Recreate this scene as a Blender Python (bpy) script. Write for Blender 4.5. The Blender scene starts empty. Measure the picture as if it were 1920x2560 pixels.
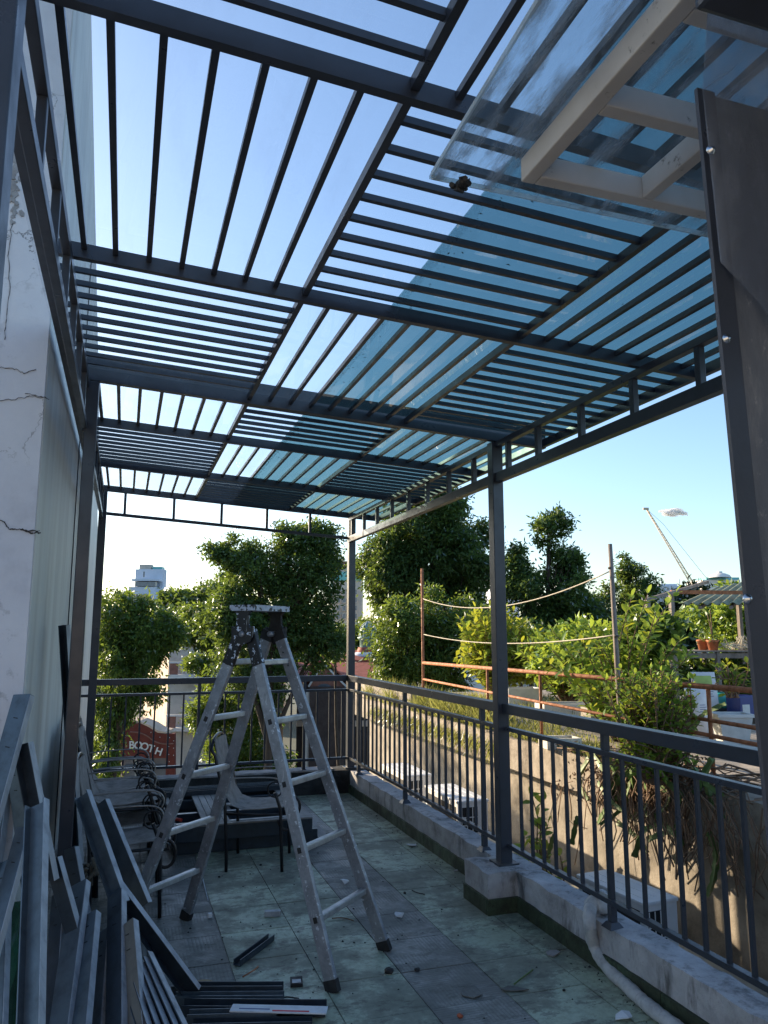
import bpy, bmesh, math, random
import numpy as np
from mathutils import Vector, Matrix, Quaternion
R_ = math.radians
scene = bpy.context.scene
COL = scene.collection

# ------------------------------------------------------------------ camera
CAM = Vector((0, 0, 1.6))
YAW, PITCH, FPX = R_(18.461), R_(9.012), 1923.0
FW = Vector((math.sin(YAW)*math.cos(PITCH), math.cos(YAW)*math.cos(PITCH), math.sin(PITCH)))
RT = Vector((math.cos(YAW), -math.sin(YAW), 0))
UP = RT.cross(FW)
cam_d = bpy.data.cameras.new('camera'); cam = bpy.data.objects.new('camera', cam_d); COL.objects.link(cam)
cam_d.sensor_fit = 'VERTICAL'; cam_d.sensor_height = 36.0; cam_d.sensor_width = 27.0
cam_d.lens = FPX/2560*36.0; cam_d.clip_start = 0.05; cam_d.clip_end = 6000
cam.matrix_world = Matrix(((RT.x, UP.x, -FW.x, CAM.x), (RT.y, UP.y, -FW.y, CAM.y), (RT.z, UP.z, -FW.z, CAM.z), (0, 0, 0, 1)))
scene.camera = cam

# ------------------------------------------------------------------ sky, sun, exposure
SUN_AZ, SUN_EL = R_(-34), R_(17)          # azimuth measured from +Y, negative = to the left
world = bpy.data.worlds.new('World'); scene.world = world; world.use_nodes = True
wn = world.node_tree.nodes; wl = world.node_tree.links
sky = wn.new('ShaderNodeTexSky'); sky.sky_type = 'NISHITA'; sky.sun_disc = False
sky.sun_elevation = SUN_EL; sky.sun_rotation = SUN_AZ
sky.altitude = 10; sky.air_density = 1.0; sky.dust_density = 1.1; sky.ozone_density = 2.8
wl.new(sky.outputs[0], wn['Background'].inputs[0]); wn['Background'].inputs[1].default_value = 0.15
sd = bpy.data.lights.new('sun', 'SUN'); sd.energy = 5.0; sd.angle = R_(0.6); sd.color = (1.0, 0.80, 0.56)
sun = bpy.data.objects.new('sun', sd); COL.objects.link(sun)
S = Vector((math.sin(SUN_AZ)*math.cos(SUN_EL), math.cos(SUN_AZ)*math.cos(SUN_EL), math.sin(SUN_EL)))
sun.rotation_euler = S.to_track_quat('Z', 'Y').to_euler()
sun.location = (-4, 6, 12)
scene.view_settings.view_transform = 'Standard'; scene.view_settings.look = 'None'
scene.view_settings.exposure = 1.06; scene.view_settings.gamma = 1.0
scene.cycles.max_bounces = 8; scene.cycles.transparent_max_bounces = 24
scene.cycles.diffuse_bounces = 4; scene.cycles.glossy_bounces = 4

# ------------------------------------------------------------------ layout helpers
def ray(px, py):
    return FW + RT*((px-960)/FPX) - UP*((py-1280)/FPX)
def at(px, py, d):                 # point at forward distance d
    return CAM + ray(px, py)*d
def atz(px, py, z):
    r = ray(px, py); return CAM + r*((z-CAM.z)/r.z)
def atx(px, py, x):
    r = ray(px, py); return CAM + r*(x/r.x)
def aty(px, py, y):
    r = ray(px, py); return CAM + r*(y/r.y)

# ------------------------------------------------------------------ object helpers
class MB:
    def __init__(s): s.v = []; s.f = []; s.sm = []
    def add(s, vs, fs, smooth=False):
        o = len(s.v); s.v += [tuple(p) for p in vs]
        for f in fs: s.f.append(tuple(i+o for i in f)); s.sm.append(smooth)
        return s
    def hexa(s, p):                # 8 points: bottom 4 ccw, top 4 ccw
        return s.add(p, [(3,2,1,0),(4,5,6,7),(0,1,5,4),(1,2,6,5),(2,3,7,6),(3,0,4,7)])
    def box(s, x0, x1, y0, y1, z0, z1):
        return s.hexa([(x0,y0,z0),(x1,y0,z0),(x1,y1,z0),(x0,y1,z0),(x0,y0,z1),(x1,y0,z1),(x1,y1,z1),(x0,y1,z1)])
    def bbox(s, x0, x1, y0, y1, z0, z1, b):   # bevelled box
        bm = bmesh.new(); bmesh.ops.create_cube(bm, size=1)
        for v in bm.verts: v.co = Vector(((x0+x1)/2+v.co.x*(x1-x0), (y0+y1)/2+v.co.y*(y1-y0), (z0+z1)/2+v.co.z*(z1-z0)))
        bmesh.ops.bevel(bm, geom=bm.edges[:], offset=b, segments=2, affect='EDGES', profile=0.6)
        bm.verts.index_update(); s.add([v.co for v in bm.verts], [[v.index for v in f.verts] for f in bm.faces]); bm.free(); return s
    def bar(s, p, q, w, h, up=(0,0,1), bev=0.0):       # rectangular bar p->q, w sideways, h along up
        p, q = Vector(p), Vector(q); d = (q-p); L = d.length; d.normalize(); u = Vector(up); a = d.cross(u)
        if a.length < 1e-4: a = d.cross(Vector((1,0,0)))
        a.normalize(); u = a.cross(d).normalized()
        if bev:
            t = MB().bbox(-w/2, w/2, 0, L, -h/2, h/2, bev)
            return s.add([p + a*x + d*y + u*z for x, y, z in t.v], t.f)
        a = a*(w/2); u = u*(h/2)
        return s.hexa([p-a-u, p+a-u, q+a-u, q-a-u, p-a+u, p+a+u, q+a+u, q-a+u])
    def tube(s, pts, r, n=8, cap=True):
        pts = [Vector(p) for p in pts]; m = len(pts)
        rs = r if isinstance(r, (list, tuple)) else [r]*m
        o = len(s.v); ref = None
        for i, p in enumerate(pts):
            d = (pts[min(i+1, m-1)]-pts[max(i-1, 0)])
            if d.length < 1e-9: d = Vector((0, 0, 1))
            d.normalize()
            if ref is None:
                ref = d.orthogonal().normalized()
            ref = (ref - d*ref.dot(d))
            if ref.length < 1e-6: ref = d.orthogonal()
            ref.normalize(); b = d.cross(ref)
            for k in range(n):
                t = 2*math.pi*k/n; s.v.append(tuple(p + (ref*math.cos(t)+b*math.sin(t))*rs[i]))
        for i in range(m-1):
            for k in range(n):
                k2 = (k+1) % n
                s.f.append((o+i*n+k, o+i*n+k2, o+(i+1)*n+k2, o+(i+1)*n+k)); s.sm.append(True)
        if cap:
            s.f.append(tuple(o+k for k in range(n))[::-1]); s.sm.append(False)
            s.f.append(tuple(o+(m-1)*n+k for k in range(n))); s.sm.append(False)
        return s
    def lathe(s, c, prof, n=20, ax=(0,0,1)):          # prof [(r,z)]
        c = Vector(c); q = Vector((0,0,1)).rotation_difference(Vector(ax)); o = len(s.v); m = len(prof)
        for r, z in prof:
            for k in range(n):
                t = 2*math.pi*k/n; s.v.append(tuple(c + q @ Vector((r*math.cos(t), r*math.sin(t), z))))
        for i in range(m-1):
            for k in range(n):
                k2 = (k+1) % n; s.f.append((o+i*n+k, o+i*n+k2, o+(i+1)*n+k2, o+(i+1)*n+k)); s.sm.append(True)
        return s
    def prism(s, poly, a, b):                         # polygon of points extruded by vector a->b offset
        n = len(poly); a, b = Vector(a), Vector(b)
        vs = [Vector(p)+a for p in poly] + [Vector(p)+b for p in poly]
        return s.add(vs, [tuple(range(n))[::-1], tuple(range(n, 2*n))] + [(i, (i+1) % n, (i+1) % n+n, i+n) for i in range(n)])
    def channel(s, p, q, w, h, t=0.004, up=(0,0,1)):  # open U profile; up = towards the open side
        p, q = Vector(p), Vector(q); d = (q-p).normalized(); u = Vector(up); a = d.cross(u).normalized(); u = a.cross(d).normalized()
        prof = [(-w/2, h), (-w/2, 0), (w/2, 0), (w/2, h), (w/2-t, h), (w/2-t, t), (-w/2+t, t), (-w/2+t, h)]
        n = 8; vs = [p+a*x+u*y for x, y in prof] + [q+a*x+u*y for x, y in prof]
        fs = [(i, (i+1) % n, (i+1) % n+n, i+n) for i in range(n)]
        fs += [(0,7,6,1), (1,6,5,2), (2,5,4,3), (8,9,14,15), (9,10,13,14), (10,11,12,13)]
        return s.add(vs, fs)
    def mesh(s, name):
        me = bpy.data.meshes.new(name); me.from_pydata(s.v, [], s.f); me.update()
        me.polygons.foreach_set('use_smooth', s.sm); return me
    def build(s, name, mat, parent=None):
        return link(name, s.mesh(name), mat, parent)

def link(name, me, mat, parent=None):
    if mat is not None and not me.materials: me.materials.append(mat)
    o = bpy.data.objects.new(name, me); COL.objects.link(o)
    if parent is not None: adopt(o, parent)
    return o
def adopt(o, parent):
    o.parent = parent
    if parent.type == 'MESH': return          # sub-part: its part already sits at the world origin
    w = Matrix.Identity(4); p = parent
    while p is not None:
        w = (Matrix.Translation(p.location) @ p.rotation_euler.to_matrix().to_4x4()) @ w; p = p.parent
    o.matrix_parent_inverse = w.inverted()
def tag(o, label=None, cat=None, group=None, kind=None):
    if label: o['label'] = label
    if cat: o['category'] = cat
    if group: o['group'] = group
    if kind: o['kind'] = kind
    return o
def thing(name, label, cat, loc=(0,0,0), group=None):
    o = bpy.data.objects.new(name, None); COL.objects.link(o); o.location = loc; o.empty_display_size = 0.1
    return tag(o, label, cat, group)
def kids(o): return [c for c in bpy.data.objects if c.parent == o]
def copy_tree(o, parent=None, inv=None):
    c = o.copy(); COL.objects.link(c); c.parent = parent
    for ch in kids(o): copy_tree(ch, c)
    return c
def rot_pts(pts, c, a):
    ca, sa = math.cos(a), math.sin(a)
    return [(c[0]+x*ca-y*sa, c[1]+x*sa+y*ca, z) for x, y, z in pts]

# ------------------------------------------------------------------ materials
MATS = {}
def nodes(name):
    m = bpy.data.materials.new(name); m.use_nodes = True; MATS[name] = m
    return m, m.node_tree.nodes, m.node_tree.links, m.node_tree.nodes['Principled BSDF']
def tex(n, l, kind, scale, detail=4, rough=0.6, coord='Object', vec=None, sx=(1,1,1)):
    tc = n.new('ShaderNodeTexCoord'); mp = n.new('ShaderNodeMapping'); mp.inputs['Scale'].default_value = sx
    if coord == 'World':
        g = n.new('ShaderNodeNewGeometry'); l.new(g.outputs['Position'], mp.inputs[0])
    else: l.new(tc.outputs[coord], mp.inputs[0])
    t = n.new('ShaderNodeTex'+kind)
    t.inputs['Scale'].default_value = scale
    if kind == 'Noise': t.inputs['Detail'].default_value = detail; t.inputs['Roughness'].default_value = rough
    l.new(mp.outputs[0], t.inputs['Vector']); return t
def ramp(n, l, src, stops):
    r = n.new('ShaderNodeValToRGB'); e = r.color_ramp.elements
    while len(e) < len(stops): e.new(0.5)
    for i, (p, c) in enumerate(stops):
        e[i].position = p; e[i].color = (c[0], c[1], c[2], 1) if hasattr(c, '__len__') else (c, c, c, 1)
    l.new(src, r.inputs[0]); return r
def mix(n, l, fac, a, b, mode='MIX'):
    m = n.new('ShaderNodeMix'); m.data_type = 'RGBA'; m.blend_type = mode
    for s, i in ((fac, 0), (a, 6), (b, 7)):
        if isinstance(s, (int, float)): m.inputs[i].default_value = s
        elif isinstance(s, tuple): m.inputs[i].default_value = (*s, 1)
        else: l.new(s, m.inputs[i])
    return m.outputs[2]
def bump(n, l, b, h, strength=0.3, dist=0.01):
    k = n.new('ShaderNodeBump'); k.inputs['Strength'].default_value = strength; k.inputs['Distance'].default_value = dist
    l.new(h, k.inputs['Height']); l.new(k.outputs[0], b.inputs['Normal'])
def plain(name, c, rough=0.5, metal=0.0, var=0.25, scale=6.0, bmp=0.0, bscale=60, c2=None, coord='World', spec=0.5, sx=(1,1,1)):
    m, n, l, b = nodes(name); t = tex(n, l, 'Noise', scale, 6, 0.65, coord, sx=sx)
    lo = c2 if c2 else tuple(x*(1-var) for x in c); hi = tuple(min(1, x*(1+var*0.6)) for x in c)
    r = ramp(n, l, t.outputs['Fac'], [(0.3, lo), (0.52, c), (0.75, hi)])
    l.new(r.outputs[0], b.inputs['Base Color'])
    b.inputs['Roughness'].default_value = rough; b.inputs['Metallic'].default_value = metal; b.inputs['Specular IOR Level'].default_value = spec
    r2 = ramp(n, l, t.outputs['Fac'], [(0.3, min(1, rough*1.25)), (0.7, rough*0.8)]); l.new(r2.outputs[0], b.inputs['Roughness'])
    if bmp:
        t2 = tex(n, l, 'Noise', bscale, 5, 0.7, coord); bump(n, l, b, t2.outputs['Fac'], bmp)
    return m

plain('steel', (0.034, 0.040, 0.054), 0.32, 0.0, 0.25, 9, 0.04, 120)
plain('steel_edge', (0.05, 0.055, 0.065), 0.4, 0.2, 0.3, 12)
plain('profile', (0.085, 0.115, 0.14), 0.36, 0.25, 0.35, 14, 0.05, 90)
plain('profile_dark', (0.032, 0.046, 0.062), 0.35, 0.2, 0.4, 14, 0.05, 90)
plain('profile_light', (0.34, 0.375, 0.42), 0.4, 0.25, 0.35, 22, 0.05, 90, sx=(1, 1, 0.3))  # pale profile tone; also paints the right hand sides as lit
plain('profile_brown', (0.15, 0.145, 0.125), 0.4, 0.1, 0.3, 10)
plain('concrete', (0.30, 0.29, 0.29), 0.85, 0, 0.45, 7, 0.5, 45)
plain('concrete_warm', (0.31, 0.275, 0.225), 0.9, 0, 0.55, 2.6, 0.6, 30)
plain('slab_warm', (0.33, 0.285, 0.23), 0.9, 0, 0.55, 4, 0.6, 40)
plain('ledge', (0.34, 0.34, 0.29), 0.9, 0, 0.4, 4, 0.4, 30)
plain('ac_white', (0.76, 0.77, 0.77), 0.45, 0, 0.12, 5)
plain('ac_dark', (0.012, 0.014, 0.017), 0.6, 0, 0.2, 5)
plain('pipe_wrap', (0.42, 0.43, 0.44), 0.7, 0, 0.3, 18, 0.5, 25)
plain('rust', (0.34, 0.13, 0.055), 0.75, 0.0, 0.5, 20, 0.3, 80)
plain('pole_wood', (0.24, 0.20, 0.17), 0.85, 0, 0.4, 14, 0.4, 60, sx=(1,1,0.2))
plain('foam', (0.68, 0.64, 0.55), 0.8, 0, 0.25, 9, 0.2, 50)
plain('tub_white', (0.62, 0.62, 0.61), 0.5, 0, 0.2, 6)
plain('terracotta', (0.50, 0.17, 0.075), 0.75, 0, 0.25, 14, 0.2, 60)
plain('soil', (0.05, 0.035, 0.025), 0.95, 0, 0.4, 20, 0.6, 50)
plain('teal_plastic', (0.06, 0.45, 0.38), 0.35, 0, 0.12, 5)
plain('blue_plastic', (0.03, 0.05, 0.20), 0.4, 0, 0.15, 5)
plain('bag', (0.70, 0.70, 0.72), 0.55, 0, 0.15, 8, 0.5, 14)
plain('bag_green', (0.42, 0.55, 0.14), 0.55, 0, 0.2, 8)
plain('bag_red', (0.55, 0.04, 0.05), 0.55, 0, 0.2, 8)
plain('bag_ink', (0.10, 0.14, 0.30), 0.6, 0, 0.2, 8)
plain('rope', (0.55, 0.50, 0.40), 0.9, 0, 0.2, 30)
plain('rope_dark', (0.12, 0.11, 0.09), 0.9, 0, 0.3, 30)
plain('bark', (0.055, 0.042, 0.032), 0.95, 0, 0.4, 9, 0.6, 20, sx=(1,1,0.3))
plain('twig', (0.20, 0.13, 0.085), 0.9, 0, 0.4, 16)
plain('cactus', (0.10, 0.17, 0.045), 0.55, 0, 0.3, 12)
plain('red_paint', (0.15, 0.024, 0.016), 0.6, 0, 0.25, 3)
plain('cream', (0.66, 0.50, 0.38), 0.85, 0, 0.18, 2, 0.2, 20)
plain('cream_grey', (0.42, 0.41, 0.38), 0.85, 0, 0.2, 2)
plain('brick_red', (0.26, 0.12, 0.09), 0.85, 0, 0.25, 5)
plain('porch_dark', (0.05, 0.034, 0.03), 0.8, 0, 0.3, 2)  # shade of the porch painted into the wall colour
plain('crack', (0.06, 0.052, 0.05), 0.95, 0, 0.4, 40)
plain('roof_red', (0.30, 0.075, 0.045), 0.8, 0, 0.3, 3, 0.4, 9, sx=(1, 1, 1))
plain('white_far', (0.55, 0.60, 0.68), 0.8, 0, 0.08, 0.3)
plain('white_far2', (0.70, 0.68, 0.64), 0.8, 0, 0.08, 0.3)
plain('beige_far', (0.48, 0.44, 0.38), 0.8, 0, 0.1, 0.3)
plain('teal_far', (0.12, 0.42, 0.42), 0.3, 0, 0.1, 0.5)
plain('window_dark', (0.03, 0.035, 0.045), 0.15, 0, 0.3, 2, spec=0.8)
plain('window_grey', (0.14, 0.16, 0.19), 0.2, 0, 0.3, 2, spec=0.8)
plain('white_trim', (0.60, 0.60, 0.58), 0.7, 0, 0.15, 4)
plain('dome_green', (0.16, 0.26, 0.22), 0.45, 0.2, 0.3, 2)
plain('blue_steel', (0.25, 0.42, 0.55), 0.5, 0, 0.1, 2)
plain('lean_to', (0.26, 0.27, 0.16), 0.8, 0, 0.35, 4)
plain('asphalt', (0.05, 0.05, 0.052), 0.95, 0, 0.3, 1.5, 0.3, 20)
plain('ground', (0.09, 0.10, 0.07), 0.95, 0, 0.4, 0.05)
plain('paving', (0.22, 0.21, 0.19), 0.9, 0, 0.3, 0.8, 0.2, 10)
plain('crane', (0.55, 0.45, 0.30), 0.6, 0, 0.1, 1)
plain('sling', (0.24, 0.22, 0.205), 0.8, 0, 0.35, 16, 0.25, 260)
plain('chair_frame', (0.013, 0.014, 0.017), 0.35, 0.2, 0.3, 18)
plain('chair_arm', (0.30, 0.285, 0.27), 0.4, 0.5, 0.3, 18)
plain('black_rubber', (0.016, 0.016, 0.017), 0.7, 0, 0.3, 20)
plain('plank', (0.24, 0.235, 0.23), 0.7, 0, 0.3, 9, 0.2, 60, sx=(1, 0.2, 1))
plain('white_scrap', (0.62, 0.66, 0.70), 0.6, 0, 0.15, 20)
plain('brick_bit', (0.38, 0.10, 0.05), 0.9, 0, 0.3, 30)
plain('disc_tan', (0.30, 0.22, 0.12), 0.8, 0, 0.25, 60)
plain('screw', (0.55, 0.57, 0.6), 0.25, 1.0, 0.1, 50)
plain('house_wall', (0.36, 0.35, 0.34), 0.85, 0, 0.2, 2, 0.2, 20)
plain('red_plastic', (0.5, 0.05, 0.03), 0.45, 0, 0.15, 10)
plain('cloud_white', (0.9, 0.9, 0.9), 1.0, 0, 0.02, 1)

def mk_plaster():
    m, n, l, b = nodes('plaster_old')
    t = tex(n, l, 'Noise', 1.6, 8, 0.65, 'World'); t2 = tex(n, l, 'Noise', 14, 6, 0.7, 'World')
    base = ramp(n, l, t.outputs['Fac'], [(0.28, (0.42, 0.41, 0.44)), (0.45, (0.58, 0.575, 0.61)), (0.7, (0.66, 0.655, 0.68))]).outputs[0]
    g = ramp(n, l, t2.outputs['Fac'], [(0.56, 0.0), (0.70, 0.55)]).outputs[0]
    t3 = tex(n, l, 'Noise', 2.2, 4, 0.6, 'World', sx=(1, 1, 0.6)); g3 = ramp(n, l, t3.outputs['Fac'], [(0.5, 0), (0.66, 1)]).outputs[0]
    gm = mix(n, l, 1.0, g, g3, 'MULTIPLY')
    c = mix(n, l, gm, base, (0.07, 0.065, 0.06))
    # long cracks: warped voronoi edges, thin
    w = tex(n, l, 'Noise', 5, 5, 0.7, 'World'); geo = n.new('ShaderNodeNewGeometry')
    add = n.new('ShaderNodeVectorMath'); add.operation = 'MULTIPLY_ADD'; l.new(w.outputs['Color'], add.inputs[0]); add.inputs[1].default_value = (0.35, 0.35, 0.35); l.new(geo.outputs['Position'], add.inputs[2])
    v = n.new('ShaderNodeTexVoronoi'); v.feature = 'DISTANCE_TO_EDGE'; v.inputs['Scale'].default_value = 1.5; l.new(add.outputs[0], v.inputs['Vector'])
    cr = ramp(n, l, v.outputs['Distance'], [(0.0, 1.0), (0.003, 0.6), (0.006, 0.0)]).outputs[0]
    msk = ramp(n, l, tex(n, l, 'Noise', 1.1, 2, 0.5, 'World').outputs['Fac'], [(0.56, 0), (0.66, .8)]).outputs[0]
    crm = mix(n, l, 1.0, cr, msk, 'MULTIPLY')
    c = mix(n, l, crm, c, (0.035, 0.032, 0.03)); l.new(c, b.inputs['Base Color']); b.inputs['Roughness'].default_value = 0.9
    h = mix(n, l, 0.5, t2.outputs['Fac'], crm, 'SUBTRACT'); bump(n, l, b, h, 0.5, 0.01)
mk_plaster()
def mk_smooth():
    m, n, l, b = nodes('wall_streaked')
    t = tex(n, l, 'Noise', 5, 6, 0.6, 'World', sx=(1, 1, 0.06)); t2 = tex(n, l, 'Noise', 1.2, 5, 0.6, 'World')
    a = ramp(n, l, t.outputs['Fac'], [(0.3, (0.50, 0.475, 0.43)), (0.5, (0.64, 0.63, 0.58)), (0.7, (0.70, 0.70, 0.66))]).outputs[0]
    c = mix(n, l, ramp(n, l, t2.outputs['Fac'], [(0.5, 0), (0.8, 0.6)]).outputs[0], a, (0.36, 0.38, 0.40)); l.new(c, b.inputs['Base Color'])
    b.inputs['Roughness'].default_value = 0.55; bump(n, l, b, t.outputs['Fac'], 0.1, 0.01)
mk_smooth()
def mk_tile(name, base, dirt, amount, bands, edge=True):
    m, n, l, b = nodes(name)
    oi = n.new('ShaderNodeObjectInfo'); tc = n.new('ShaderNodeTexCoord')
    big = tex(n, l, 'Noise', 2.1, 10, 0.72, 'World'); fine = tex(n, l, 'Noise', 30, 6, 0.75, 'World')
    flak = tex(n, l, 'Noise', 6.5, 10, 0.78, 'World', sx=(1, 1.6, 1)); drag = tex(n, l, 'Noise', 15, 6, 0.7, 'World', sx=(0.5, 2.2, 1))
    a = ramp(n, l, fine.outputs['Fac'], [(0.32, tuple(x*0.70 for x in base)), (0.52, base), (0.74, tuple(min(1, x*1.25) for x in base))]).outputs[0]
    hs = n.new('ShaderNodeHueSaturation'); mr = n.new('ShaderNodeMapRange'); mr.inputs[3].default_value = 0.90; mr.inputs[4].default_value = 1.06
    l.new(oi.outputs['Random'], mr.inputs[0]); l.new(mr.outputs[0], hs.inputs['Value']); l.new(a, hs.inputs['Color'])
    d = ramp(n, l, big.outputs['Fac'], [(0.44, 0.0), (0.52, amount*0.75), (0.64, amount)]).outputs[0]
    c = mix(n, l, d, hs.outputs[0], dirt)                                  # worn through, walked in dirt
    e = ramp(n, l, flak.outputs['Fac'], [(0.54, 0.0), (0.565, 0.65), (0.66, 0.8)]).outputs[0]
    c = mix(n, l, e, c, tuple(x*0.75 for x in dirt))                       # flaked patches
    g = ramp(n, l, drag.outputs['Fac'], [(0.63, 0.0), (0.67, 0.7)]).outputs[0]
    c = mix(n, l, g, c, tuple(x*0.32 for x in dirt))                       # dark scuffs
    h = fine.outputs['Fac']
    if bands:
        ws = []
        for ax in ('X', 'Y'):
            w = n.new('ShaderNodeTexWave'); w.inputs['Scale'].default_value = 17; w.inputs['Distortion'].default_value = 0.6; w.bands_direction = ax; l.new(tc.outputs['Object'], w.inputs[0]); ws.append(w)
        ck = n.new('ShaderNodeTexChecker'); ck.inputs['Scale'].default_value = 5.3; l.new(tc.outputs['Object'], ck.inputs[0])
        wm = mix(n, l, ck.outputs['Fac'], ws[0].outputs['Color'], ws[1].outputs['Color']); gg = ramp(n, l, wm, [(0.12, 0.42), (0.30, 0.0)]).outputs[0]
        gp = mix(n, l, 1.0, gg, ramp(n, l, big.outputs['Fac'], [(0.40, 1.0), (0.58, 0.25)]).outputs[0], 'MULTIPLY')
        c = mix(n, l, gp, c, tuple(x*0.35 for x in dirt)); h = wm
    if edge:                                                               # dirt packed along the tile edges
        sp = n.new('ShaderNodeSeparateXYZ'); l.new(tc.outputs['Object'], sp.inputs[0]); ab = []
        for k in (0, 1):
            q = n.new('ShaderNodeMath'); q.operation = 'ABSOLUTE'; l.new(sp.outputs[k], q.inputs[0]); ab.append(q)
        mxm = n.new('ShaderNodeMath'); mxm.operation = 'MAXIMUM'; l.new(ab[0].outputs[0], mxm.inputs[0]); l.new(ab[1].outputs[0], mxm.inputs[1])
        wob = n.new('ShaderNodeMath'); wob.operation = 'MULTIPLY_ADD'; l.new(flak.outputs['Fac'], wob.inputs[0]); wob.inputs[1].default_value = 0.035; l.new(mxm.outputs[0], wob.inputs[2])
        ed = ramp(n, l, wob.outputs[0], [(0.203, 0.0), (0.210, 0.5)]).outputs[0]; c = mix(n, l, ed, c, tuple(x*0.4 for x in dirt))
    l.new(c, b.inputs['Base Color'])
    rr = ramp(n, l, big.outputs['Fac'], [(0.35, 0.36), (0.6, 0.8)]).outputs[0]; l.new(rr, b.inputs['Roughness'])
    bump(n, l, b, h, 0.22, 0.004)
mk_tile('tile_green', (0.36, 0.425, 0.32), (0.14, 0.145, 0.12), 0.9, False)
mk_tile('tile_grey', (0.235, 0.24, 0.225), (0.13, 0.132, 0.12), 0.85, True)
mk_tile('tile_skirt', (0.055, 0.085, 0.045), (0.022, 0.024, 0.014), 0.8, False, False)
def mk_curb():
    m, n, l, b = nodes('curb_plaster')
    t = tex(n, l, 'Noise', 4, 8, 0.7, 'World'); t2 = tex(n, l, 'Noise', 30, 6, 0.75, 'World'); t3 = tex(n, l, 'Noise', 9, 7, 0.7, 'World', sx=(1, 1, 0.25))
    a = ramp(n, l, t.outputs['Fac'], [(0.3, (0.22, 0.215, 0.22)), (0.5, (0.38, 0.375, 0.385)), (0.72, (0.50, 0.495, 0.51))]).outputs[0]
    d = ramp(n, l, t3.outputs['Fac'], [(0.52, 0.0), (0.68, 0.8)]).outputs[0]; c = mix(n, l, d, a, (0.05, 0.048, 0.045))
    s = ramp(n, l, t2.outputs['Fac'], [(0.6, 0.0), (0.72, 0.6)]).outputs[0]; c = mix(n, l, s, c, (0.08, 0.075, 0.07))
    l.new(c, b.inputs['Base Color']); b.inputs['Roughness'].default_value = 0.9; bump(n, l, b, t2.outputs['Fac'], 0.6, 0.008)
mk_curb()
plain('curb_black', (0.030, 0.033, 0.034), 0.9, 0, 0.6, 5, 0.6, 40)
def mk_alu(name, c, dark, paint=None, pm=0.1):
    m, n, l, b = nodes(name)
    t = tex(n, l, 'Noise', 10, 7, 0.75, 'Object'); t2 = tex(n, l, 'Noise', 60, 4, 0.7, 'Object', sx=(1, 1, 0.12))
    a = ramp(n, l, t.outputs['Fac'], [(0.3, dark), (0.6, c)]).outputs[0]
    sc = ramp(n, l, t2.outputs['Fac'], [(0.62, 0), (0.68, 0.55)]).outputs[0]; a = mix(n, l, sc, a, (0.62, 0.65, 0.68))
    met = 0.75
    if paint:
        t3 = tex(n, l, 'Noise', 38, 3, 0.6, 'Object'); p = ramp(n, l, t3.outputs['Fac'], [(paint[1], 0), (paint[1]+0.02, 1)]).outputs[0]
        a = mix(n, l, p, a, paint[0]); met = pm
    l.new(a, b.inputs['Base Color']); b.inputs['Metallic'].default_value = met; b.inputs['Roughness'].default_value = 0.46
    bump(n, l, b, t2.outputs['Fac'], 0.12, 0.003)
mk_alu('aluminium', (0.33, 0.345, 0.38), (0.17, 0.18, 0.20), ((0.56, 0.60, 0.67), 0.635), 0.55)
mk_alu('rung_alu', (0.50, 0.50, 0.51), (0.26, 0.26, 0.27))
mk_alu('splashed_black', (0.010, 0.010, 0.012), (0.006, 0.006, 0.008), ((0.55, 0.61, 0.72), 0.585))
mk_alu('splashed_white', (0.42, 0.47, 0.57), (0.28, 0.32, 0.40), ((0.02, 0.02, 0.022), 0.55))
def mk_awning():
    m, n, l, b = nodes('awning_paint')
    t = tex(n, l, 'Noise', 16, 7, 0.75, 'World'); t2 = tex(n, l, 'Noise', 3, 5, 0.6, 'World')
    a = ramp(n, l, t2.outputs['Fac'], [(0.35, (0.38, 0.35, 0.32)), (0.6, (0.53, 0.51, 0.485))]).outputs[0]
    d = ramp(n, l, t.outputs['Fac'], [(0.63, 0.0), (0.70, 1.0)]).outputs[0]; c = mix(n, l, d, a, (0.06, 0.045, 0.035))
    l.new(c, b.inputs['Base Color']); b.inputs['Roughness'].default_value = 0.55
mk_awning()
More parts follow.
